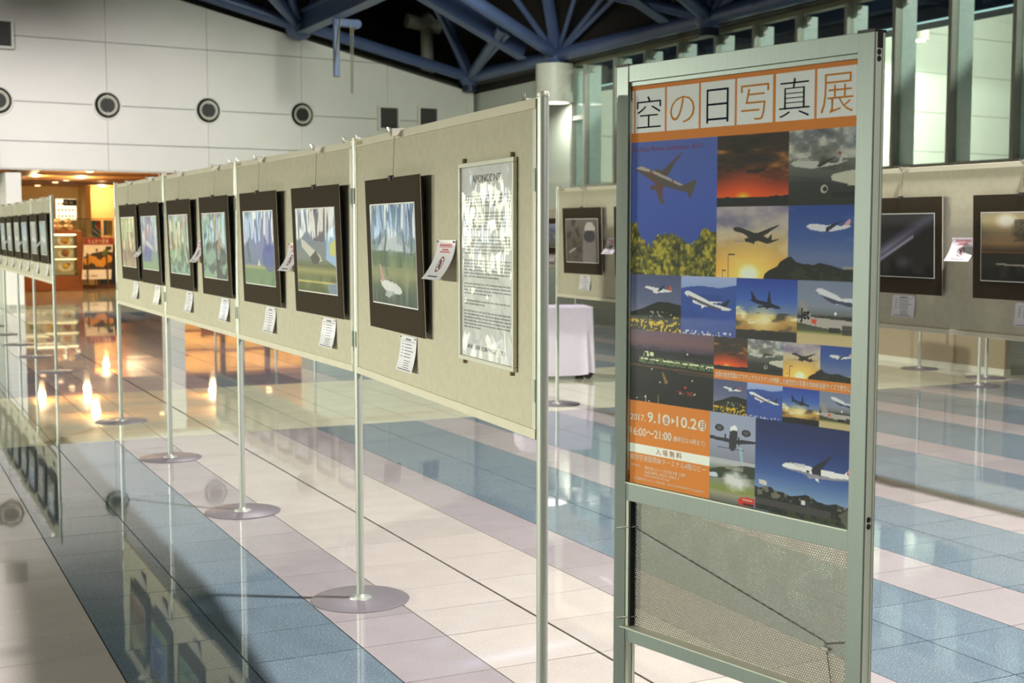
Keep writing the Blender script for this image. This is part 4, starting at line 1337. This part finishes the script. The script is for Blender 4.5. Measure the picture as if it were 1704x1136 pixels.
def post(x, y, label, group):
    global _post
    if _post is None:
        o = thing('panel_post', label, 'post', (x, y, 0), 0, group)
        MB().tube((0, 0, .005), (0, 0, 1.795), .0155, n=20).build('pole', ALU, o, True)
        MB().lathe([(.0155, 1.79), (.017, 1.795), (.014, 1.805), (.0005, 1.806)], 20).build('cap', ALU_LIGHT, o, True)
        MB().lathe([(.192, 0), (.193, .003), (.188, .006), (.0005, .0075)], 48).build('base_plate', STEEL_BASE, o, True)
        MB().lathe([(.045, .0065), (.043, .011), (.024, .013), (.0165, .024)], 24).build('collar', ALU, o, True)
        _post = o
        return o
    o = copy_tree(_post)
    o.location = (x, y, 0)
    o.rotation_euler = (0, 0, random.uniform(0, 6))
    return tag(o, label, 'post', group)


_panels = {}


def panel(fr, label, group, L=1.81):
    """one fabric board hung between two posts; local x from the far post"""
    if L not in _panels:
        o = thing('display_panel', label, 'display panel', fr[0], fr[3], group)
        MB().box(.035, L - .035, -.009, .009, .925, 1.765).build('board', FABRIC, o)
        MB().box(.018, L - .018, -.014, .014, 1.763, 1.79).build('top_rail', CREAM_RAIL, o, bevel=.002)
        MB().box(.018, L - .018, -.014, .014, .90, .927).build('bottom_rail', CREAM_RAIL, o, bevel=.002)
        for a in (.018, L - .04):
            MB().box(a, a + .022, -.013, .013, .9265, 1.7635).build('side_rail', ALU_LIGHT, o, bevel=.002)
        for a in (.012, L - .024):
            for z in (1.0, 1.55):
                MB().box(a, a + .012, -.017, .017, z, z + .06).build('bracket', ALU, o)
        for a in (.06, L - .10):
            c = MB()
            c.box(a, a + .03, -.018, .018, 1.789, 1.794)
            c.tube((a + .006, -.012, 1.792), (a + .002, -.02, 1.808), .0022, n=6).tube((a + .024, -.012, 1.792), (a + .028, -.02, 1.808), .0022, n=6)
            c.build('clip', HOOK, o)
        MB().box(.05, .14, -.0148, -.0142, 1.77, 1.784).build('maker_plate', M('tan_sticker', 'a59a6c', .5), o)
        _panels[L] = o
        return o
    o = copy_tree(_panels[L])
    o.location = fr[0]
    o.rotation_euler = (0, 0, fr[3])
    return tag(o, label, 'display panel', group)


_mount = None


def framed(fr, x, kind, label, group, res=(96, 64), seed=0):
    """photograph on a dark mat board, hung from a hook by a thin wire and leaning a little forward"""
    global _mount
    loc = at(fr, x, -.030, 1.103)
    o = thing('mounted_photo', label, 'picture', loc, fr[3], group, rx=.032)
    if _mount is None:
        _mount = dict(
            board=MB().box(-.315, .315, -.006, 0, 0, .525).mesh('mat_board', MATBOARD),
            edge=MB().box(-.3165, .3165, -.0035, .0, -.0015, .5265).mesh('mat_edge', MATEDGE),
            back=MB().box(-.30, .30, 0, .012, .02, .505).mesh('backing', DARKBACK),
            border=MB().box(-.2625, .2625, -.0068, -.0058, .089, .439).mesh('print_border', WHITE_BORDER),
            wire=MB().tube((0, .004, .52), (0, .016, .672), .0011, n=6).mesh('wire', WIRE),
            hook=MB().box(-.012, .012, .004, .05, .664, .690).tube((0, .0, .672), (.012, -.006, .694), .003, n=6).tube((0, .0, .672), (-.012, -.006, .694), .003, n=6).mesh('hook', HOOK),
            clip=MB().box(-.015, .015, -.009, .004, .515, .532).mesh('hanger_clip', BLACK))
    for k, nm in (('board', 'mat_board'), ('edge', 'mat_edge'), ('back', 'backing'), ('border', 'print_border'), ('wire', 'wire'), ('hook', 'hook'), ('clip', 'hanger_clip')):
        c = bpy.data.objects.new(nm, _mount[k])
        COL.objects.link(c)
        c.parent = o
    print_mesh('print', photo(kind, *res), PRINT, o, -.258, .258, .0935, .4345, -.0074)
    return o


_card = {}


def curved_sheet(w, h, out, n=8):
    """paper sheet fixed at its top edge, its foot bending out by 'out'"""
    m = MB()
    for k in range(n + 1):
        t = k / n
        y = -out * t * t
        z = h * (1 - t)
        m.v += [(-w / 2, y, z), (w / 2, y, z)]
    for k in range(n):
        m.f.append((2 * k, 2 * k + 2, 2 * k + 3, 2 * k + 1))
    b = len(m.v)
    m.v += [(x_, y_ + .0012, z_) for x_, y_, z_ in m.v[:b]]
    for k in range(n):
        m.f.append((b + 2 * k + 1, b + 2 * k + 3, b + 2 * k + 2, b + 2 * k))
    return m


def lines(rows, out, h):
    m = MB()
    for (x0, x1, z0, z1) in rows:
        t0, t1 = 1 - z0 / h, 1 - z1 / h
        m.quad((x0, -out * t0 * t0 - .0006, z0), (x1, -out * t0 * t0 - .0006, z0), (x1, -out * t1 * t1 - .0006, z1), (x0, -out * t1 * t1 - .0006, z1))
    return m


def put_parts(o, parts):
    for nm, me in parts:
        c = bpy.data.objects.new(nm, me)
        COL.objects.link(c)
        c.parent = o


def card(fr, x, label, group, out=.02):
    """caption card in a clear sleeve under a photo"""
    key = round(out, 3)
    if key not in _card:
        rg_ = random.Random(11)
        rows = [(-.03, .03, .104, .109), (-.075, .075, .099, .1003)]
        for i in range(5):
            z = .088 - i * .0105
            rows.append((-.068, -.05, z, z + .0026))
            rows.append((-.035, -.035 + rg_.uniform(.05, .10), z, z + .0026))
        for i in range(4):
            z = .034 - i * .0075
            rows.append((-.02, -.02 + rg_.uniform(.05, .075), z, z + .002))
        rows.append((-.07, .07, .004, .007))
        _card[key] = [('card', curved_sheet(.176, .118, out).mesh('card', PAPER)), ('caption_lines', lines(rows, out, .118).mesh('caption_lines', INK)),
                      ('pin', MB().ball((-.078, -.003, .112), .003, 6).ball((.078, -.003, .112), .003, 6).mesh('pin', HOOK))]
    o = thing('caption_card', label, 'card', at(fr, x, -.012, .974), fr[3], group)
    put_parts(o, _card[key])
    return o


_note = []


def notice(fr, x, label, group, z=1.272, out=.055):
    """no-photography notice curling off the panel"""
    if not _note:
        h = .122
        rows_r = [(-.06, .06, .110, .1115), (-.06, .06, .0985, .0998), (-.06, -.0588, .0985, .1115), (.0588, .06, .0985, .1115)]
        for i in range(9):
            rows_r.append((-.054 + i * .012, -.046 + i * .012, .1015, .1085))
        rows_r += [(-.03, .03, .090, .094), (-.045, .045, .083, .0865)]
        ring = MB()
        n = 20
        for i in range(n):
            a0, a1 = 2 * math.pi * i / n, 2 * math.pi * (i + 1) / n
            q = []
            for a, r in ((a0, .024), (a1, .024), (a1, .0195), (a0, .0195)):
                z_ = .047 + r * math.sin(a)
                t = 1 - z_ / h
                q.append((r * math.cos(a), -out * t * t - .0008, z_))
            ring.quad(*q[::-1])
        q = []
        for a, r, s in ((135, .022, -1), (135, .022, 1), (-45, .022, -1), (-45, .022, 1)):
            ca, sa = math.cos(R(a)), math.sin(R(a))
            z_ = .047 + r * sa + s * .0015
            t = 1 - z_ / h
            q.append((r * ca + s * .0015, -out * t * t - .001, z_))
        ring.quad(q[0], q[2], q[3], q[1])
        _note.extend([('sheet', curved_sheet(.172, h, out).mesh('sheet', PAPER)), ('red_heading', lines(rows_r, out, h).mesh('red_heading', RED_INK)),
                      ('prohibition_sign', ring.mesh('prohibition_sign', M('dark_red_ink', '8f2a34', .6))),
                      ('camera_figure', lines([(-.008, .008, .036, .050), (-.004, .006, .050, .060)], out + .001, h).mesh('camera_figure', INK)),
                      ('foot_line', lines([(-.045, .045, .008, .012)], out, h).mesh('foot_line', INK)),
                      ('pin', MB().ball((-.076, -.003, .116), .0035, 6).ball((.076, -.003, .116), .0035, 6).mesh('pin', HOOK))])
    o = thing('no_photo_notice', label, 'notice', at(fr, x, -.012, z), fr[3], group)
    put_parts(o, _note)
    return o


# --- near row
NR = 1.704
nearY = [10.30, 8.49, 6.684, 4.866]
G1 = 'posts of the near panel row'
for y, lab in zip(nearY, ('farthest post of near panel row, beside the restaurant view', 'post between the farthest two near panels', 'post under the joint of the second and third near panels', 'post with round base left of the nearest panel')):
    post(NR, y, lab, G1)
post(1.578, 3.06, 'nearest panel post, close to the poster stand', G1)
G2 = 'display panels of the near row'
f4 = rowframe(NR, 10.30)
f3 = rowframe(NR, 8.49)
f2 = rowframe(NR, 6.684)
f1 = rowframe(NR, 4.866, 4.0)
panel(f1, 'nearest beige display panel with the tall text sheet', G2)
panel(f2, 'second beige display panel from the poster stand', G2)
panel(f3, 'third beige display panel from the poster stand', G2)
panel(f4, 'fourth beige display panel, farthest of the near row', G2)
GP, GC, GN = 'dark mounted photos on the near row', 'caption cards on the near row', 'no-photo notices'
for fr, x, kind, lab in ((f1, .62, 'fuji', 'photo with white airliner on grass below a snowy mountain'),
                         (f2, 1.434, 'jumbo', 'photo of jumbo jet beside a bright blue and yellow patch'),
                         (f2, .557, 'purple', 'photo with purple-blue haze over a green field'),
                         (f3, 1.48, 'tree', 'photo with dark twisted tree shapes on grey-green'),
                         (f3, .60, 'tail', 'green photo with pale slanting wing, left on the third panel'),
                         (f4, 1.51, 'iris', 'violet-blue photo on the farthest near panel'),
                         (f4, .74, 'field', 'yellow-brown photo at far end of the near row')):
    framed(fr, x, kind, lab, GP, (130, 88))
for fr, x, lab in ((f1, .69, 'caption card under the snowy mountain photo'), (f2, 1.50, 'caption card under the jumbo jet photo'), (f2, .63, 'caption card under the purple haze photo'),
                   (f3, 1.56, 'caption card under the dark tree photo'), (f3, .71, 'caption card under the green wing photo'), (f4, 1.58, 'caption card under the violet-blue photo'), (f4, .82, 'caption card under the yellow-brown photo')):
    card(fr, x, lab, GC)
notice(f1, 1.085, 'curling no-photo notice beside the tall text sheet', GN, z=1.298)
notice(f2, 1.03, 'no-photo notice between purple haze and jumbo jet photos', GN)
notice(f3, 1.04, 'no-photo notice between the two photos of third panel', GN)
notice(f4, 1.12, 'no-photo notice on the farthest near panel', GN)

# --- tall text sheet in an aluminium frame on the nearest panel
ts = thing('text_panel', 'tall glossy text sheet in thin aluminium frame', 'sign', at(f1, 1.445, -.012, 1.066), f1[3])
W2, H2 = .219, .58
fm = MB()
fm.box(-W2, W2, -.012, 0, 0, .013).box(-W2, W2, -.012, 0, H2 - .013, H2).box(-W2, -W2 + .011, -.012, 0, .013, H2 - .013).box(W2 - .011, W2, -.012, 0, .013, H2 - .013)
fm.build('frame', ALU_LIGHT, ts, bevel=.0015)
MB().box(-W2 + .01, W2 - .01, -.004, 0, .012, H2 - .012).build('sheet', M('text_sheet_paper', 'f8f9f4', .5), ts)
rg_ = random.Random(4)
tl = MB()
z = H2 - .10
for para in (4, 6, 6, 6, 4, 2, 6):
    for k in range(para):
        xx = -W2 + .03
        xe = W2 - .035 if k < para - 1 else rg_.uniform(-.05, .12)
        while xx < xe:
            wd = rg_.uniform(.012, .04)
            tl.quad((xx, -.0045, z), (min(xx + wd, xe), -.0045, z), (min(xx + wd, xe), -.0045, z + .0045), (xx, -.0045, z + .0045))
            xx += wd + rg_.uniform(.002, .006)
        z -= .0094
    z -= .012
tl.build('body_text', M('pale_grey_ink', 'a2a3a2', .8), ts)
text_obj('title_lettering', 'JAPONCONT', INK, ts, -.13, H2 - .066, .11, H2 - .038, -.0044)
text_obj('club_lettering', 'JAPAN AVIATION PHOTO CLUB', INK, ts, -.17, .032, .15, .049, -.0044)
MB().box(-W2 + .011, W2 - .011, -.0075, -.0065, .013, H2 - .013).build('plastic_cover', FILM, ts)
for x_ in (-W2 + .03, W2 - .03):
    for z_ in (H2, -.012):
        MB().box(x_ - .005, x_ + .005, -.008, 0, z_, z_ + .014).build('hanging_tab', M('brass_tab', '8d7b52', .4, .6), ts)

# --- far left row (same line, beyond the gap)
G3, G4, G5 = 'display panels of the far left row', 'posts of the far left row', 'photos on the far left row'
ORD = ('nearest', 'second', 'third', 'fourth', 'fifth', 'sixth', 'seventh')
for i in range(6):
    post(1.72, 14.25 + 1.81 * i, '%s post of the far left panel row' % ORD[i], G4)
kinds = ('a1', 'b4', 'c2', 'd7', 'e3', 'f9', 'g5', 'h8', 'k6', 'm2')
for i in range(5):
    fr = rowframe(1.72, 14.25 + 1.81 * (i + 1))
    panel(fr, '%s panel of the far left row' % ORD[i], G3)
    for j, x in enumerate((1.40, .52)):
        n_ = 2 * i + j
        framed(fr, x, kinds[n_], ('photo at the near end of the far left row' if n_ == 0 else 'photo %s on the %s panel of the far left row' % (('right', 'left')[j], ORD[i])), G5, (30, 20))
        if i < 4:
            card(fr, x + .05, 'caption card under %s photo of %s far left panel' % (('right', 'left')[j], ORD[i]), 'caption cards on the far left row')
    notice(fr, .98, 'no-photo notice on the %s panel of the far left row' % ORD[i], GN)

# --- right row (X = 5.16) behind and beside the poster stand
G6, G7, G8 = 'display panels of the right row', 'posts of the right row', 'photos on the right row'
for y, lab in zip((9.74, 7.93, 6.12, 4.31), ('thin post left of the framed cockpit photo', 'right-row post hidden behind the poster stand', 'right-row post just behind the stand edge', 'right-row post outside the picture on the right')):
    post(5.16, y, lab, G7)
r1, r2_, r3 = rowframe(5.16, 9.74), rowframe(5.16, 7.93), rowframe(5.16, 6.12)
panel(r1, 'display panel with cockpit photo behind the poster stand', G6)
panel(r2_, 'middle panel of right row, hidden by the poster stand', G6)
panel(r3, 'display panel at right picture edge with two dark photos', G6)
framed(r1, .495, 'nose', 'dark photo of an airliner nose seen head-on', G8, (90, 60))
framed(r1, 1.32, 'p5', 'photo edge peeping out beside the poster stand', G8, (30, 20))
framed(r2_, .5, 'q3', 'left photo of the hidden middle right-row panel', G8, (24, 16))
framed(r2_, 1.34, 's8', 'right photo of the hidden middle right-row panel', G8, (24, 16))
framed(r3, .485, 'nightjet', 'night photo with white light streak on black', G8, (130, 88))
framed(r3, 1.335, 'sunburst', 'photo of sun glowing through dark clouds', G8, (130, 88))
for fr, x, lab in ((r1, .495, 'caption card under the airliner nose photo'), (r3, .49, 'caption card under the night streak photo'), (r3, 1.37, 'caption card under the glowing sun photo')):
    card(fr, x, lab, 'caption cards on the right row', .012)
notice(r1, .925, 'no-photo notice right of the airliner nose photo', GN, z=1.268, out=.04)
notice(r3, .925, 'no-photo notice between night streak and glowing sun photos', GN, z=1.29, out=.035)

# --- far right row (same line, beyond the gap): its legs and mirror image show under the near panels
for i in range(5):
    post(5.16, 14.6 + 1.81 * i, '%s post of the far right row, behind the near panels' % ORD[i], 'posts of the far right row')
for i in range(4):
    fr = rowframe(5.16, 14.6 + 1.81 * (i + 1))
    panel(fr, '%s panel of the far right row, mirrored in the floor' % ORD[i], 'display panels of the far right row')
    for j, x in enumerate((1.36, .5)):
        framed(fr, x, kinds[(2 * i + j + 3) % 10], '%s photo on the %s panel of the far right row' % (('right', 'left')[j], ORD[i]), 'photos on the far right row', (24, 16))

# --- panels farther right
post(9.92, 10.59, 'round-based post before the tan partition', 'posts in the right background')
post(9.90, 9.65, 'post at the near end of the tan partition', 'posts in the right background')
post(9.34, 9.19, 'front post right of the tan partition', 'posts in the right background')
panel(rowframe(9.91, 10.59, 1.2), 'narrow display panel before the tan partition', 'display panels in the right background', .94)
post(9.34, 7.38, 'post outside the picture on the far right', 'posts in the right background')
panel(rowframe(9.34, 9.19), 'display panel hidden behind the right picture-edge panel', 'display panels in the right background')
pt = thing('partition_wall', 'tan floor-standing partition with pale foot rail', 'partition', (10.25, 9.72, 0))
MB().box(-.03, .03, 0, 6.4, .06, 1.85).build('board', M('tan_partition', 'a3957a', .8, 0, .04, 30), pt)
MB().box(-.045, .045, -.01, 6.41, 0, .06).build('foot_rail', ALU_LIGHT, pt)
MB().box(-.04, .04, -.01, 6.41, 1.85, 1.88).build('top_rail', ALU_LIGHT, pt)
post(9.3, 18.8, 'far post hidden behind the near panels', 'posts in the far background')
post(9.3, 16.99, 'post behind the airliner nose panel', 'posts in the far background')
fr = rowframe(9.3, 18.8)
panel(fr, 'small far panel between nearest post and cockpit panel', 'display panels in the far background')
framed(fr, 1.32, 'u2', 'photo on the small far panel left of the cockpit panel', 'photos in the far background', (24, 16))
framed(fr, .5, 'v6', 'photo on the far panel behind the nearest panel', 'photos in the far background', (24, 16))
card(fr, 1.1, 'white card on the small far panel', 'cards in the far background')

# --- cloth covered trolley
tro = thing('covered_trolley', 'trolley under a white cloth behind the cockpit panel', 'trolley', (6.1, 11.6, 0), R(-18))
cl = MB()
hw, hd, ht = .36, .28, .70
ncl, nz = 96, 12
rgc = random.Random(2)
ph = [rgc.uniform(0, 6.28) for _ in range(6)]
for k in range(nz + 1):
    t = k / nz
    for i in range(ncl):
        a = 2 * math.pi * i / ncl
        ca, sa = math.cos(a), math.sin(a)
        e = .22
        x_ = hw * math.copysign(abs(ca) ** e, ca)
        y_ = hd * math.copysign(abs(sa) ** e, sa)
        wv = t * (.030 * math.sin(7 * a + ph[0]) + .022 * math.sin(13 * a + ph[1]) + .012 * math.sin(19 * a + ph[2]))
        hem = .05 + .13 * max(0, math.sin(a * 1.0 + .45)) ** 6 + .015 * math.sin(5 * a + ph[3])
        s_ = 1 + .02 * t + wv / .32
        cl.v.append((x_ * s_, y_ * s_, ht - t * (ht - hem)))
for k in range(nz):
    for i in range(ncl):
        j = (i + 1) % ncl
        cl.f.append((k * ncl + i, (k + 1) * ncl + i, (k + 1) * ncl + j, k * ncl + j))
cl.f.append(tuple(range(ncl)))
cl.build('cloth', M('white_table_cloth', 'd6cfdc', .8, 0, .02, 30), tro, True)
MB().box(-.32, .32, -.25, .25, .14, .66).build('trolley_body', M('dark_trolley', '2b2a2c', .6), tro)
for x_ in (-.3, .31):
    for y_ in (-.22, .22):
        w_ = MB().tube((x_, y_ - .015, .042), (x_, y_ + .015, .042), .042, n=16).build('caster', BLACK, tro, True)
        MB().box(x_ - .012, x_ + .012, y_ - .02, y_ + .02, .06, .15).build('fork', BLACK, w_)

# ------------------------------------------------------------------ poster stand and poster
ST = R(-77.76)
hd_ = R(-12.24)
org = Vector((1.9039 + math.sin(hd_) * .788, 2.188 + math.cos(hd_) * .788, 0))
st = thing('poster_stand', 'tall aluminium poster stand with perforated lower panel', 'sign stand', org, ST)
GREEN_ALU = M('greenish_satin_aluminium', '88928a', .38, .45, .04, 5, brushed=(60, 60, 1.5))
PALE_ALU = M('pale_greenish_aluminium', 'd3dcc6', .4, .1, .03, 5)


def upright(x0, right):
    u = MB()
    d = .038
    u.box(x0, x0 + .042, 0, .004, 0, 1.862).box(x0, x0 + .042, d - .004, d, 0, 1.862)
    if right:
        u.box(x0, x0 + .037, .004, d - .004, 0, 1.862)
    else:
        u.box(x0 + .004, x0 + .037, .004, d - .004, 0, 1.862)
    o = u.build('upright', GREEN_ALU, st, bevel=.0008)
    xi = x0 + .0372
    MB().box(xi, xi + .0025, .0045, d - .0045, 0, 1.83).build('side_channel', PALE_ALU, o)
    MB().box(xi + .0025, xi + .0055, .0045, .009, 0, 1.862).box(xi + .0025, xi + .0055, d - .009, d - .0045, 0, 1.862).build('channel_lip', PALE_ALU, o)
    MB().box(x0 - .001, x0 + .043, -.001, d + .001, 1.862, 1.868).box(xi + .002, xi + .0056, .009, d - .009, 1.832, 1.862).build('end_cap', BLACK, o)
    for z_ in (1.822, 1.808, .828, .813):
        MB().tube((xi + .002, .019, z_), (xi + .0045, .019, z_), .0062, n=16).build('bolt', BLACK, o)
    return o


upright(0, False)
upright(.746, True)
MB().box(.042, .746, .002, .036, 1.822, 1.864).box(.042, .746, .007, .036, 1.811, 1.822).build('top_rail', GREEN_ALU, st, bevel=.001)
MB().box(.042, .746, .001, .036, .7535, .800).build('middle_rail', GREEN_ALU, st, bevel=.001)
MB().box(.042, .746, -.001, .004, .7985, .8015).build('rail_lip', PALE_ALU, st)
MB().box(.042, .746, .002, .036, .3805, .4205).build('lower_rail', GREEN_ALU, st, bevel=.001)
MB().box(.035, .752, -.012, .030, .4200, .4225).build('lower_ledge', ALU_LIGHT, st)
pp = MB().box(0, .7, 0, .001, 0, .335).build('perforated_panel', PERF, st)
pp.location = (.044, .022, .42)
MB().box(.042, .052, .003, .021, .4225, .7535).build('inner_angle', PALE_ALU, st)
MB().box(.0525, .0575, .0045, .022, .4225, .7535).build('dark_gap', BLACK, st)
wr = MB().path([(.055, .0185, .683), (.675, .0185, .533), (.682, .0185, .515), (.70, .0185, .42), (.705, .0185, .40)], .0009, 6)
wr.build('cord', BLACK, st)
for (x_, z_) in ((.046, .683), (.046, .445), (.725, .545)):
    MB().tube((x_ - .02, -.014, z_ - .004), (x_ + .02, .018, z_ + .003), .0022, n=6).build('pin', HOOK, st)
MB().box(.672, .69, .012, .02, .515, .522).build('cord_clip', HOOK, st)
MB().box(.042, .746, .0075, .0095, .8005, 1.812).build('acrylic_cover', ACRYLIC, st)
for x_ in (0.002, .746):
    MB().box(x_, x_ + .04, -.20, .24, 0, .03).build('foot', GREEN_ALU, st, bevel=.004)
MB().box(.042, .746, .012, .028, .10, .13).build('foot_rail', GREEN_ALU, st)

# the sheet: 0..1 across and down
PW, PX0, PH, PZ1 = .704, .042, 1.010, 1.811
po = thing('exhibition_poster', 'photo exhibition poster with orange header and many airliners', 'poster', org, ST)
YP = .0125
print_mesh('printed_sheet', poster_image(430, 616), POSTER, po, PX0, PX0 + PW, PZ1 - PH, PZ1, YP)
MB().box(PX0, PX0 + PW, YP + .0004, YP + .003, PZ1 - PH, PZ1).build('backing_board', DARKBACK, po)
P_CREAM = M('poster_cream_ink', 'f3e7d3', .85, spec=.05)
P_BLACK = M('poster_black_ink', '1d2030', .85, spec=.05)
P_ORANGE = M('poster_orange_ink', 'dc8c34', .85, spec=.05)
P_RED = M('poster_red_ink', '9c5a6a', .85, spec=.05)
P_BROWN = M('poster_brown_ink', 'b4662e', .85, spec=.05)


def ptext(body, s0, t0, s1, t1, mat, off=0., name='lettering', sp=1.):
    return text_obj(name, body, mat, po, PX0 + s0 * PW, PZ1 - t1 * PH, PX0 + s1 * PW, PZ1 - t0 * PH, YP, off, sp)


for ch, s0, s1, t0, t1, m_ in (('空', .028, .150, .028, .105, P_BLACK), ('の', .195, .313, .036, .100, P_ORANGE), ('日', .368, .468, .028, .107, P_BLACK), ('写', .522, .642, .028, .108, P_ORANGE),
                               ('真', .685, .808, .024, .109, P_BLACK), ('展', .851, .974, .024, .108, P_ORANGE)):
    ptext(ch, s0, t0, s1, t1, m_, -.013, 'title_character')
ptext('Sky Day Photo Exhibition 2017', .002, .152, .356, .166, P_RED, 0)
ptext('2017.', .006, .822, .085, .838, P_CREAM, .012)
ptext('9.1', .096, .812, .160, .839, P_CREAM, .02)
ptext('10.2', .242, .812, .341, .839, P_CREAM, .02)
for (s_c, ch) in ((.1915, '金'), (.3655, '月')):
    m_ = MB()
    m_.v = [(PX0 + (s_c + .0195 * math.cos(i * math.pi / 12)) * PW, YP - .0004, PZ1 - .826 * PH + .0138 * math.sin(i * math.pi / 12)) for i in range(24)]
    m_.f = [tuple(range(24))]
    m_.build('day_disc', P_CREAM, po)
    text_obj('lettering', ch, P_BROWN, po, PX0 + (s_c - .0125) * PW, PZ1 - .8355 * PH, PX0 + (s_c + .0125) * PW, PZ1 - .8165 * PH, YP - .0003, .004)
MB().quad((PX0 + .2175 * PW, YP - .0004, PZ1 - .834 * PH), (PX0 + .235 * PW, YP - .0004, PZ1 - .826 * PH), (PX0 + .2175 * PW, YP - .0004, PZ1 - .818 * PH)).build('arrow_mark', P_CREAM, po)
ptext('日', .0, .858, .014, .872, P_CREAM, .01)
ptext('6:00〜21:00', .022, .856, .218, .877, P_CREAM, .018)
ptext('(最終日は16時まで)', .224, .862, .380, .878, P_CREAM, .006)
ptext('入 場 無 料', .139, .9015, .269, .9175, P_BROWN, .004)
ptext('福岡空港国際線ターミナル4階ロビー', .006, .9245, .387, .940, P_CREAM, -.002)
ptext('お問い合わせ', .012, .950, .060, .957, P_CREAM)
ptext('福岡空港ビルディング株式会社 地域・広報部', .083, .951, .288, .960, P_CREAM)
ptext('tel.092-623-0611', .083, .962, .255, .970, P_CREAM)
ptext('http://www.fuk-ab.co.jp/', .083, .9715, .212, .980, P_CREAM)
ptext('主催 福岡空港ビルディング株式会社、JAPAN AVIATION PHOTO CLUB(JAPC)', .025, .983, .374, .991, P_CREAM)
ptext('全国の航空写真のアマチュアカメラマンが撮影した航空機の写真を約80枚全紙サイズで展示しま', .424, .690, .999, .7035, P_CREAM, .008)
o_ = ptext('one', .742, .8735, .773, .880, M('poster_navy_ink', '2a3048', .5), .012)
o2 = ptext('world', .774, .875, .815, .884, M('poster_pale_ink', 'b9b9c4', .5), .0)
ptext('Jet', .786, .528, .823, .561, P_BLACK, .02)
ptext('JAPAN AIRLINES', .775, .1995, .83, .2035, M('poster_grey_ink', '4a4a4a', .5), 0)
